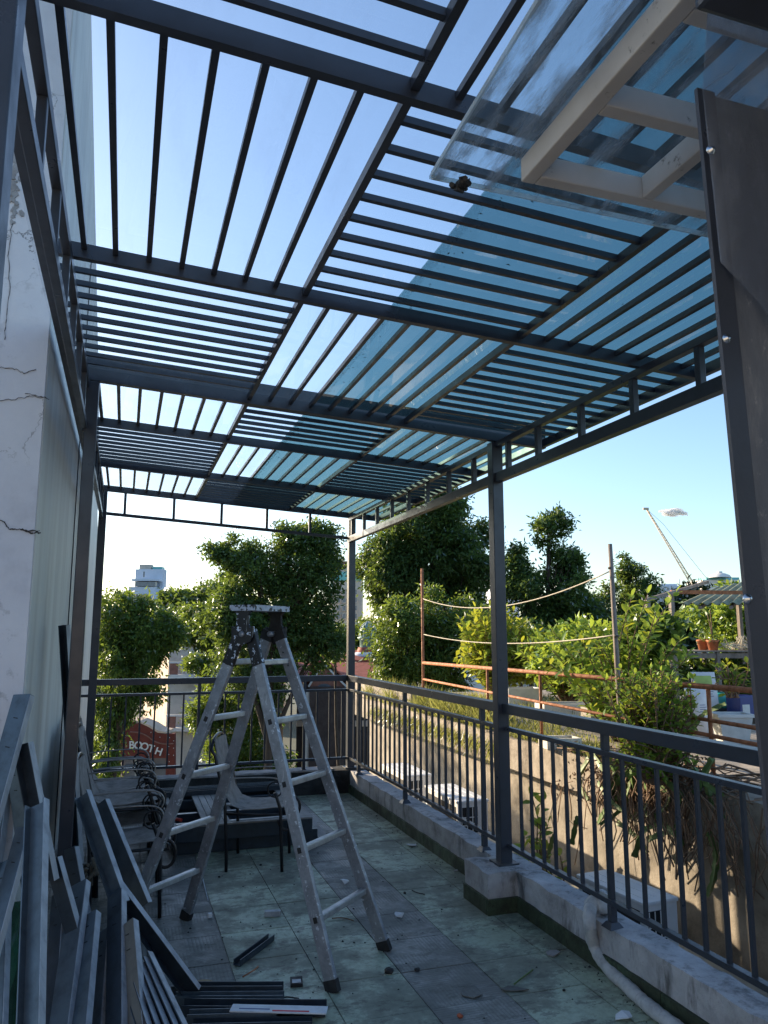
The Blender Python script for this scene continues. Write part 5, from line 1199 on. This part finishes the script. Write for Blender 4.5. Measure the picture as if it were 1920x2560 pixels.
# corrugated lean-to
lt = thing('corrugated_lean_to', 'weathered corrugated sheet lean to roof on posts at the right', 'shed roof', (at(1800,1600,12).x, at(1800,1600,12).y, NZ))
ca = [at(1700,1510,10.2), at(1790,1470,12.2), at(1990,1425,12.6), at(1960,1508,9.6)]
nx, ny = 60, 6; mb = MB()
for s in (0, -.006):
    o = len(mb.v)
    for j in range(ny+1):
        for i in range(nx+1):
            u, v = i/nx, j/ny; p = ca[0].lerp(ca[3], u).lerp(ca[1].lerp(ca[2], u), v); mb.v.append((p.x, p.y, p.z+.018*math.sin(u*nx*1.05)+s))
    for j in range(ny):
        for i in range(nx): a = o+j*(nx+1)+i; q = (a, a+1, a+nx+2, a+nx+1); mb.f.append(q); mb.sm.append(True)
mb.build('sheet', M['lean_to'], lt)
for px, py, d in ((1677,1478,10.2), (1846,1500,11.0), (1618,1500,9.5), (1905,1500,10.5)):
    a = at(px, py, d); MB().bar((a.x,a.y,NZ), (a.x,a.y,a.z), .055, .055, (1,0,0), .003).build('post', M['pole_wood'], lt)
MB().bar(at(1677,1480,10.2), at(1905,1482,10.4), .04, .05).build('purlin', M['rust'], lt); MB().bar(at(1615,1500,9.5), at(1770,1455,11), .03, .04).build('purlin', M['pole_wood'], lt)
for k in range(3): MB().bar(ca[0].lerp(ca[3], .2+.3*k)-Vector((0,0,.05)), ca[1].lerp(ca[2], .2+.3*k)-Vector((0,0,.05)), .04, .04).build('rafter', M['pole_wood'], lt)

# ================================================================== STREET AND CITY
def win(t, c, u, n, w, h, mat='window_dark', frame='white_trim', fw=.06, mull=0):
    """window on a wall: c centre, u horizontal axis, n outward normal"""
    u, n = Vector(u).normalized(), Vector(n).normalized(); z = Vector((0,0,1))
    def q(name, a0, a1, b0, b1, d0, d1, m_, par): 
        o = MB().hexa([c+u*a0+z*b0+n*d0, c+u*a1+z*b0+n*d0, c+u*a1+z*b0+n*d1, c+u*a0+z*b0+n*d1, c+u*a0+z*b1+n*d0, c+u*a1+z*b1+n*d0, c+u*a1+z*b1+n*d1, c+u*a0+z*b1+n*d1]).build(name, M[m_]); adopt2(o, par); return o
    def adopt2(o, par):
        o.parent = par
        if par is t: o.matrix_parent_inverse = Matrix.Translation(-t.location)
    o = q('window', -w/2, w/2, -h/2, h/2, .004, .02, mat, t); wo = o
    for a0, a1, b0, b1 in ((-w/2-fw, w/2+fw, h/2, h/2+fw), (-w/2-fw, w/2+fw, -h/2-fw, -h/2), (-w/2-fw, -w/2, -h/2, h/2), (w/2, w/2+fw, -h/2, h/2)): q('window_frame', a0, a1, b0, b1, .003, .06, frame, wo)
    for k in range(mull): x = -w/2+w*(k+1)/(mull+1); q('mullion', x-.025, x+.025, -h/2, h/2, .021, .05, frame, wo)
def block(t, name, px0, px1, ztop, d, dep, mat, zbot=GZ):
    a = at(px0, 1585, d); b_ = at(px1, 1585, d); u = (b_-a); u.z = 0; n = Vector((u.y, -u.x, 0)).normalized()
    if n.dot(CAM-a) < 0: n = -n
    p = [a, b_, b_-n*dep, a-n*dep]
    MB().hexa([(v.x,v.y,zbot) for v in p]+[(v.x,v.y,ztop) for v in p]).build(name, M[mat], t)
    return a, b_, u.normalized(), n
zat = lambda py, d: at(960, py, d).z
# office block far left
D0 = 240; ob = thing('office_block', 'pale blue grey office block with stepped top far away at the left', 'building', gbase(355, D0))
block(ob, 'tower', 331, 401, zat(1418,D0), D0+4, 4, 'white_far'); a, b_, u, n = block(ob, 'lower_floors', 316, 384, zat(1466,D0), D0, 3.5, 'white_far')
block(ob, 'stair_bay', 384.5, 401, zat(1468,D0), D0+1, 3, 'white_far'); block(ob, 'roof_room', 340, 369, zat(1405,D0), D0+5, 3, 'beige_far', zat(1419,D0)); block(ob, 'glass_room', 374, 398, zat(1411,D0), D0+5, 3, 'teal_far', zat(1419,D0))
block(ob, 'roof_ledge', 322, 390, zat(1446,D0), D0-.6, 5, 'white_far', zat(1451,D0)); block(ob, 'top_window', 331, 383, zat(1453,D0), D0-.3, 5, 'window_grey', zat(1465,D0))
for py in (1492, 1519, 1546):
    for k in range(3): win(ob, at(337.5+16.5*k, py, D0), u, n, 1.75, 1.5, 'window_dark', 'white_far2', .12, 2)
win(ob, at(360, 1436, D0+4), u, n, .5, 1.8, 'window_grey', 'white_far', .1)
lb = thing('far_apartment_block', 'small pale block right of the pale office block', 'building', gbase(420, 300)); a, b_, u, n = block(lb, 'wall', 402, 440, zat(1486,300), 300, 5, 'white_far2'); block(lb, 'roof_room', 411, 428, zat(1476,300), 301, 3, 'white_far2', zat(1487,300))
for k in range(4): win(lb, at(406+9*k, 1495, 300), u, n, .7, .8, 'window_grey', 'white_far2', .05)
lb2 = thing('far_annex', 'low pale building with a red band beside the office block', 'building', gbase(425, 230)); block(lb2, 'wall', 402, 448, zat(1497,230), 230, 12, 'white_far'); block(lb2, 'red_band', 402.5, 447, zat(1506,230), 229.6, 3, 'brick_red', zat(1519,230))
# beige tower behind the corner post
D1 = 95; bt = thing('beige_tower', 'pale beige tower with a teal glazed storey behind the corner post', 'building', gbase(870, D1)); a, b_, u, n = block(bt, 'wall', 828, 905, zat(1415,D1), D1, 4, 'beige_far'); block(bt, 'teal_storey', 836, 903, zat(1428,D1), D1-.15, 3, 'teal_far', zat(1450,D1)); block(bt, 'roof_cap', 838, 900, zat(1398,D1), D1+1, 5, 'brick_red', zat(1415,D1)+.01)
for py in (1480, 1500, 1520, 1540):
    for k in range(4): win(bt, at(846+14*k, py, D1), u, n, .4, .6, 'window_grey', 'beige_far', .05)
# right hand far buildings
D2 = 260; rb = thing('hospital_block', 'pale blue white block of flats on the right horizon', 'building', gbase(1680, D2)); a, b_, u, n = block(rb, 'wall', 1628, 1732, zat(1463,D2), D2, 16, 'white_far'); block(rb, 'roof_room', 1655, 1700, zat(1457,D2), D2+3, 9, 'white_far', zat(1464,D2))
for py in (1472, 1484, 1496, 1508):
    for k in range(9): win(rb, at(1635+11.5*k, py, D2), u, n, .8, .8, 'window_grey', 'white_far2', .06)
for k, px in enumerate((1653, 1698)): MB().tube([at(px,1464,D2+3), at(px,1448,D2+3)], .15, 5).build('mast', M['white_far'], rb)
rb2 = thing('dome_roof_block', 'mint white block with a shallow domed roof at the far right', 'building', gbase(1800, 300)); block(rb2, 'wall', 1765, 1860, zat(1448,300), 300, 16, 'white_far2'); block(rb2, 'parapet', 1775, 1858, zat(1441,300), 302, 12, 'teal_far', zat(1449,300)); MB().lathe(at(1800,1444,303), [(4.2,0),(3.6,.9),(2,1.6),(1,1.8),(1,2.4),(.0001,2.5)], 20).build('dome', M['white_far2'], rb2)
fb_ = thing('far_house', 'white building glimpsed behind the pruned tree', 'building', gbase(1440, 120)); a, b_, u, n = block(fb_, 'wall', 1415, 1452, zat(1440,120), 120, 8, 'white_far')
for k in range(2): win(fb_, at(1425+16*k, 1458, 120), u, n, .45, .6, 'window_grey', 'white_far', .05)
fb2 = thing('far_grey_house', 'grey roofed house seen between the middle post and the pruned tree', 'building', gbase(1255, 110)); block(fb2, 'wall', 1235, 1300, zat(1450,110), 110, 8, 'white_far'); block(fb2, 'chimney', 1246, 1254, zat(1428,110), 111, 3, 'white_far', zat(1451,110)); block(fb2, 'roof', 1232, 1304, zat(1441,110), 109.5, 9, 'window_grey', zat(1450,110)+.01)
mb_ = thing('white_gable_house', 'white house wall glimpsed through the trunks of the tall tree', 'building', gbase(1130, 60)); a, b_, u, n = block(mb_, 'wall', 1075, 1215, zat(1475,60), 60, 8, 'white_far2'); block(mb_, 'roof', 1070, 1220, zat(1530,60)+.2, 59.2, 1.0, 'brick_red', zat(1545,60))
win(mb_, at(1160,1556,60), u, n, .9, .8, 'window_grey', 'white_trim', .08, 1)
mid = thing('city_terrace_row', 'row of low pale houses behind the street trees', 'building', gbase(900, 80)); 
for (x0, x1, py, d, mt) in ((430,520,1560,80,'cream_grey'), (560,690,1590,78,'cream'), (960,1080,1580,76,'beige_far'), (1220,1420,1560,84,'cream_grey'), (1460,1660,1560,88,'beige_far'), (1660,1900,1545,90,'cream_grey')): block(mid, 'house_front', x0, x1, zat(py,d), d, 9, mt)
# crane
cr_ = thing('tower_crane', 'pale lattice crane jib leaning over the right horizon', 'crane', tuple(at(1742,1475,280)))
A0, A1 = at(1742,1478,280), at(1616,1272,280); dv = (A1-A0).normalized(); sx_ = RT.copy(); n1 = dv.cross(FW).normalized()*.55; n2 = FW*.55; cm_ = MB(); LN = 30
for s1, s2 in ((1,1),(1,-1),(-1,1),(-1,-1)): cm_.tube([A0+n1*s1+n2*s2, A1+n1*.3*s1+n2*.3*s2], .11, 4)
for k in range(LN):
    f0, f1 = k/LN, (k+1)/LN; w0, w1 = 1-.7*f0, 1-.7*f1; a, b_ = A0.lerp(A1, f0), A0.lerp(A1, f1); s = 1 if k % 2 else -1
    cm_.tube([a+n1*s*w0+n2*w0, b_-n1*s*w1+n2*w1], .07, 3, False); cm_.tube([a+n1*s*w0-n2*w0, b_-n1*s*w1-n2*w1], .07, 3, False)
cm_.build('jib', M['crane'], cr_); MB().tube([A1, at(1658,1310,282), at(1770,1450,285)], .06, 4).build('cable', M['steel_edge'], cr_); MB().bar(A1-RT*1.2, A1+RT*.8, .5, .8).build('jib_head', M['crane'], cr_)
MB().bar(at(1742,1478,280), (at(1742,1478,280).x, at(1742,1478,280).y, GZ), 1.6, 1.6, (1,0,0)).build('mast', M['crane'], cr_)

# photo booth shop
D3 = 36; bo = thing('booth_shop', 'red painted shop front with the word BOOTH behind the rear railing', 'shop', gbase(360, D3))
a = at(268, 1800, D3); b_ = at(440, 1800, D3); u = (b_-a); u.z = 0; u.normalize(); n = Vector((u.y, -u.x, 0)); n = n if n.dot(CAM-a) > 0 else -n
def bp(px, py, off=0): return at(px, py, D3)+n*off
arch = [bp(283,2035), bp(283,1832), bp(292,1818), bp(308,1808), bp(330,1802), bp(352,1805), bp(376,1816), bp(398,1830), bp(418,1833), bp(440,1832), bp(440,2035)]
lower = [bp(300,1892), bp(420,1892), bp(420,2035), bp(300,2035)]
MB().prism([bp(283,2060), bp(283,1832), bp(292,1818), bp(308,1808), bp(330,1802), bp(352,1805), bp(376,1816), bp(398,1830), bp(418,1833), bp(440,1832), bp(440,2060), bp(418,2060), bp(418,1893), bp(302,1893), bp(302,2060)], (0,0,0), tuple(n*.25)).build('front', M['red_paint'], bo)
MB().prism([bp(281,1830,.26), bp(292,1814,.26), bp(308,1804,.26), bp(330,1798,.26), bp(352,1801,.26), bp(377,1811,.26), bp(400,1825,.26), bp(418,1828,.26), bp(418,1832,.26), bp(398,1830,.26), bp(376,1816,.26), bp(352,1805,.26), bp(330,1802,.26), bp(308,1808,.26), bp(292,1818,.26), bp(283,1832,.26)], tuple(-n*1.4), (0,0,0)).build('cornice', M['cream'], bo)
MB().prism([bp(302,1893,-.1), bp(418,1893,-.1), bp(418,2060,-.1), bp(302,2060,-.1)], (0,0,0), tuple(-n*.1)).build('glazing', M['window_grey'], bo)
for px in (340, 380): MB().bar(bp(px,1893,.02), bp(px,2060,.02), .08, .06, tuple(n)).build('glazing_bar', M['cream_grey'], bo)
MB().bar(bp(302,1916,.02), bp(418,1916,.02), .06, .07).build('glazing_bar', M['cream_grey'], bo)
MB().tube(smooth([bp(330,1828,.27), bp(352,1830,.27), bp(372,1838,.27), bp(392,1852,.27), bp(415,1858,.27), bp(438,1857,.27)], 5), .035, 6).build('moulding', M['brick_red'], bo)
for px, py in ((382,1829),(404,1841),(428,1842),(426,1864),(426,1884),(427,1902),(427,1918),(427,1935),(426,1952),(426,1972),(426,1990),(438,1850),(438,1868),(438,1886),(293,1820)):
    bm = bmesh.new(); bmesh.ops.create_icosphere(bm, subdivisions=1, radius=.024); mb = MB().add([bp(px,py,.275)+v.co for v in bm.verts], [[v.index for v in f.verts] for f in bm.faces], True) if [bm.verts.index_update()] else None; bm.free()
    mb.build('bulb', M['white_trim'], bo)
for chx, px, py, an in (('B',334,1861,2), ('O',350,1862,-2), ('O',366,1865,-8), ('T',382,1870,-14), ('H',401,1877,-18)):
    cu = bpy.data.curves.new('letter', 'FONT'); cu.body = chx; cu.size = .47; cu.extrude = .012; cu.align_x = 'CENTER'; cu.align_y = 'CENTER'; cu.offset = .010
    o = bpy.data.objects.new('tmp', cu); COL.objects.link(o); dg = bpy.context.evaluated_depsgraph_get(); me = bpy.data.meshes.new_from_object(o.evaluated_get(dg)); bpy.data.objects.remove(o)
    z_ = Vector((0,0,1)); rm = Matrix(((u.x, 0, n.x, 0), (u.y, 0, n.y, 0), (u.z, 1, n.z, 0), (0,0,0,1)))
    p = bp(px, py, .27); me.transform(Matrix.Translation(p) @ rm @ Matrix.Rotation(R_(an), 4, 'Z'))
    link('letter', me, M['white_far2'], bo)
# cream townhouse with balconies
D4 = 42; th_ = thing('cream_townhouse', 'cream townhouse with white balustraded balconies left of the ladder', 'building', gbase(500, D4))
a, b_, u, n = block(th_, 'wall', 425, 660, zat(1612,D4), D4, 9, 'cream_grey'); 
sa = at(425,1585,D4); sb = at(368,1585,D4+9)
MB().hexa([(sb.x,sb.y,GZ),(sa.x,sa.y,GZ),(sa.x+n.x*-.3,sa.y-n.y*.3,GZ),(sb.x-n.x*.3,sb.y-n.y*.3,GZ),(sb.x,sb.y,zat(1640,D4)),(sa.x,sa.y,zat(1612,D4)+.01),(sa.x-n.x*.3,sa.y-n.y*.3,zat(1612,D4)+.01),(sb.x-n.x*.3,sb.y-n.y*.3,zat(1640,D4))]).build('side_wall', M['cream'], th_)  # sunlit side painted a warmer, paler cream than the front
for py in (1672, 1802):
    block(th_, 'balcony_slab', 424, 662, zat(py+14,D4-.9), D4-.9, 1.0, 'white_trim', zat(py+22,D4-.9)); block(th_, 'balcony_rail', 424, 662, zat(py-18,D4-.9), D4-.9, .15, 'white_trim', zat(py-14,D4-.9)); block(th_, 'brick_panel', 428, 447, zat(py-14,D4-.9), D4-.85, .12, 'brick_red', zat(py+14,D4-.9))
    for k in range(20):
        c = at(456+10*k, py+12, D4-.82); h_ = zat(py-14,D4)-zat(py+14,D4); MB().lathe(c, [(.05,0),(.05,h_*.1),(.085,h_*.3),(.04,h_*.65),(.06,h_*.9),(.06,h_)], 8).build('baluster', M['white_trim'], th_)
for py in (1735, 1650, 1880):
    for k in range(3): win(th_, at(475+62*k, py, D4), u, n, .75, 1.1 if py != 1880 else 1.6, 'window_dark', 'brick_red' if k != 1 else 'white_trim', .08, 1)
win(th_, at(420,1652,D4+.4), Vector((sb.x-sa.x, sb.y-sa.y, 0)), Vector((-n.y, n.x, 0)), .5, .8, 'brick_red', 'cream', .06)
MB().lathe(at(468,1560,D4+1), [(.5,0),(.5,.15),(.3,.3),(.18,.35),(.14,.5),(.14,1.0),(.18,1.02),(.0001,1.05)], 16).build('finial', M['white_trim'], th_)
block(th_, 'roof_parapet', 424, 661, zat(1580,D4), D4-.2, .5, 'cream_grey', zat(1612,D4)+.012)
for k in range(7): c = at(450+9*k,1575,D4+.6); MB().tube([c-Vector((0,0,.6)), c+Vector((0,0,.5))], .03, 5).build('roof_rail', M['blue_steel'], th_)
MB().tube([at(448,1562,D4+.6), at(508,1562,D4+.6)], .03, 5).build('roof_rail', M['blue_steel'], th_)
# red roofed house with gable and dome tower
D5 = 46; rh = thing('red_roof_house', 'red tiled house with white edged gable behind the rear railing', 'building', gbase(850, D5))
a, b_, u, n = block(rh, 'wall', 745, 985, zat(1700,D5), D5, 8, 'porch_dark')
def slope(px0, px1, py0, py1, d0, d1, mat, name): MB().prism([at(px0,py1,d0), at(px1,py1,d0), at(px1,py0,d1), at(px0,py0,d1)], (0,0,0), (0,0,-.12)).build(name, M[mat], rh)
slope(738, 985, 1656, 1702, D5-.6, D5+4, 'roof_red', 'roof'); slope(806, 985, 1625, 1650, D5+4.3, D5+7, 'roof_red', 'upper_roof')
ga, gb, gc = at(772,1716,D5-2.4), at(866,1716,D5-2.4), at(809,1658,D5-2.4)
MB().prism([ga, gb, gc], (0,0,0), tuple(-n*2.6)).build('gable', M['brick_red'], rh)
for p, q in ((ga, gc), (gc, gb)):
    MB().bar(p+n*.05, q+n*.05, .10, .16, tuple(n)).build('gable_trim', M['white_trim'], rh)
    MB().bar(p+Vector((0,0,.14))-n*1.2, q+Vector((0,0,.14))-n*1.2, 2.7, .08, (0,0,1)).build('gable_roof', M['roof_red'], rh)
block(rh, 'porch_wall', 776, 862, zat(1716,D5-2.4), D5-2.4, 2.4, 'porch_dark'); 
MB().prism([at(790+13*1.6+21*math.cos(t_), 1726-17*math.sin(t_), D5-2.45) for t_ in [math.pi*k/10 for k in range(11)]], (0,0,0), tuple(n*.05)).build('arch_window', M['window_grey'], rh)
for px in (770, 842, 872): MB().lathe((at(px,1730,D5-2.6).x, at(px,1730,D5-2.6).y, GZ), [(.16,0),(.16,zat(1724,D5-2.6)-GZ)], 12).build('column', M['white_trim'], rh)
MB().prism([at(x,y,D5-2.46) for x,y in ((785,1735),(838,1735),(838,1990),(785,1990))], (0,0,0), tuple(n*.04)).build('doorway', M['window_dark'], rh)
block(rh, 'string_course', 745, 985, zat(1798,D5-.1), D5-.1, .3, 'cream', zat(1812,D5-.1))
D6 = 52; dt = thing('dome_tower', 'small tower with a green dome beside the corner post', 'tower', gbase(918, D6))
c = at(920,1680,D6); 
def px2m(p, d=D6): return p*d/FPX
MB().lathe((c.x,c.y,GZ), [(px2m(34),0),(px2m(34),zat(1645,D6)-GZ),(px2m(42),zat(1642,D6)-GZ),(px2m(42),zat(1634,D6)-GZ),(px2m(22),zat(1628,D6)-GZ)], 8).build('shaft', M['white_far'], dt)
MB().lathe((c.x,c.y,zat(1630,D6)), [(px2m(30),0),(px2m(26),zat(1618,D6)-zat(1630,D6))], 8).build('roof_skirt', M['roof_red'], dt)
MB().lathe((c.x,c.y,zat(1620,D6)), [(px2m(21),0),(px2m(21),zat(1600,D6)-zat(1620,D6)),(px2m(27),zat(1597,D6)-zat(1620,D6)),(px2m(27),zat(1593,D6)-zat(1620,D6)),(px2m(22),zat(1593,D6)-zat(1620,D6)+.02)], 16).build('drum', M['dome_green'], dt)
MB().lathe((c.x,c.y,zat(1593,D6)), [(px2m(24*math.cos(t_)),px2m(38*math.sin(t_))) for t_ in [math.pi/2*k/9 for k in range(10)]], 24).build('dome', M['dome_green'], dt)
for k in range(8):
    t0 = 2*math.pi*k/8; MB().tube([(c.x+px2m(24.5*math.cos(t_))*math.cos(t0), c.y+px2m(24.5*math.cos(t_))*math.sin(t0), zat(1593,D6)+px2m(38.5*math.sin(t_))) for t_ in [math.pi/2*j/8 for j in range(9)]], .03, 4).build('rib', M['white_trim'], dt)
wv = (CAM-c); wv.z = 0; wv.normalize(); uu = Vector((-wv.y, wv.x, 0)); pc = Vector((c.x,c.y,zat(1685,D6)))+wv*(px2m(33)); MB().prism([pc+uu*x+Vector((0,0,z)) for x, z in ((-.22,-.9),(.22,-.9),(.22,.35),(.0,.62),(-.22,.35))], (0,0,0), tuple(wv*.06)).build('arched_window', M['window_dark'], dt)
# cloud
cl_ = MB(); rr = random.Random(4)
for k in range(16):
    c = at(1653+4.6*k*.95+rr.uniform(-3,3), 1281+rr.uniform(-6,5)+abs(k-6)*.4, 1500); r = rr.uniform(5,10)*(1-abs(k-7)/13)
    bm = bmesh.new(); bmesh.ops.create_icosphere(bm, subdivisions=3, radius=r)
    for v in bm.verts: v.co = Vector((v.co.x*1.5, v.co.y, v.co.z*.8))*(1+.18*math.sin(v.co.x*1.3+k)*math.cos(v.co.z*1.7))
    bm.verts.index_update(); cl_.add([c+v.co for v in bm.verts], [[v.index for v in f.verts] for f in bm.faces], True); bm.free()
m = bpy.data.materials.new('cloud_soft'); m.use_nodes = True; n_ = m.node_tree.nodes; l_ = m.node_tree.links; n_.clear()
out = n_.new('ShaderNodeOutputMaterial'); df = n_.new('ShaderNodeBsdfDiffuse'); df.inputs[0].default_value = (.95,.95,.95,1); tl = n_.new('ShaderNodeBsdfTranslucent'); tl.inputs[0].default_value = (.95,.95,.95,1); ms = n_.new('ShaderNodeMixShader'); ms.inputs[0].default_value = .5; l_.new(df.outputs[0], ms.inputs[1]); l_.new(tl.outputs[0], ms.inputs[2])
tp_ = n_.new('ShaderNodeBsdfTransparent'); lw = n_.new('ShaderNodeLayerWeight'); lw.inputs[0].default_value = .35; rp = ramp(n_, l_, lw.outputs['Facing'], [(.2, .35), (.8, 1.0)]); mx2 = n_.new('ShaderNodeMixShader'); l_.new(rp.outputs[0], mx2.inputs[0]); l_.new(ms.outputs[0], mx2.inputs[1]); l_.new(tp_.outputs[0], mx2.inputs[2]); l_.new(mx2.outputs[0], out.inputs[0])
co = cl_.build('cloud', m); tag(co, 'small white cloud beside the crane jib', 'cloud')
bpy.context.view_layer.update()
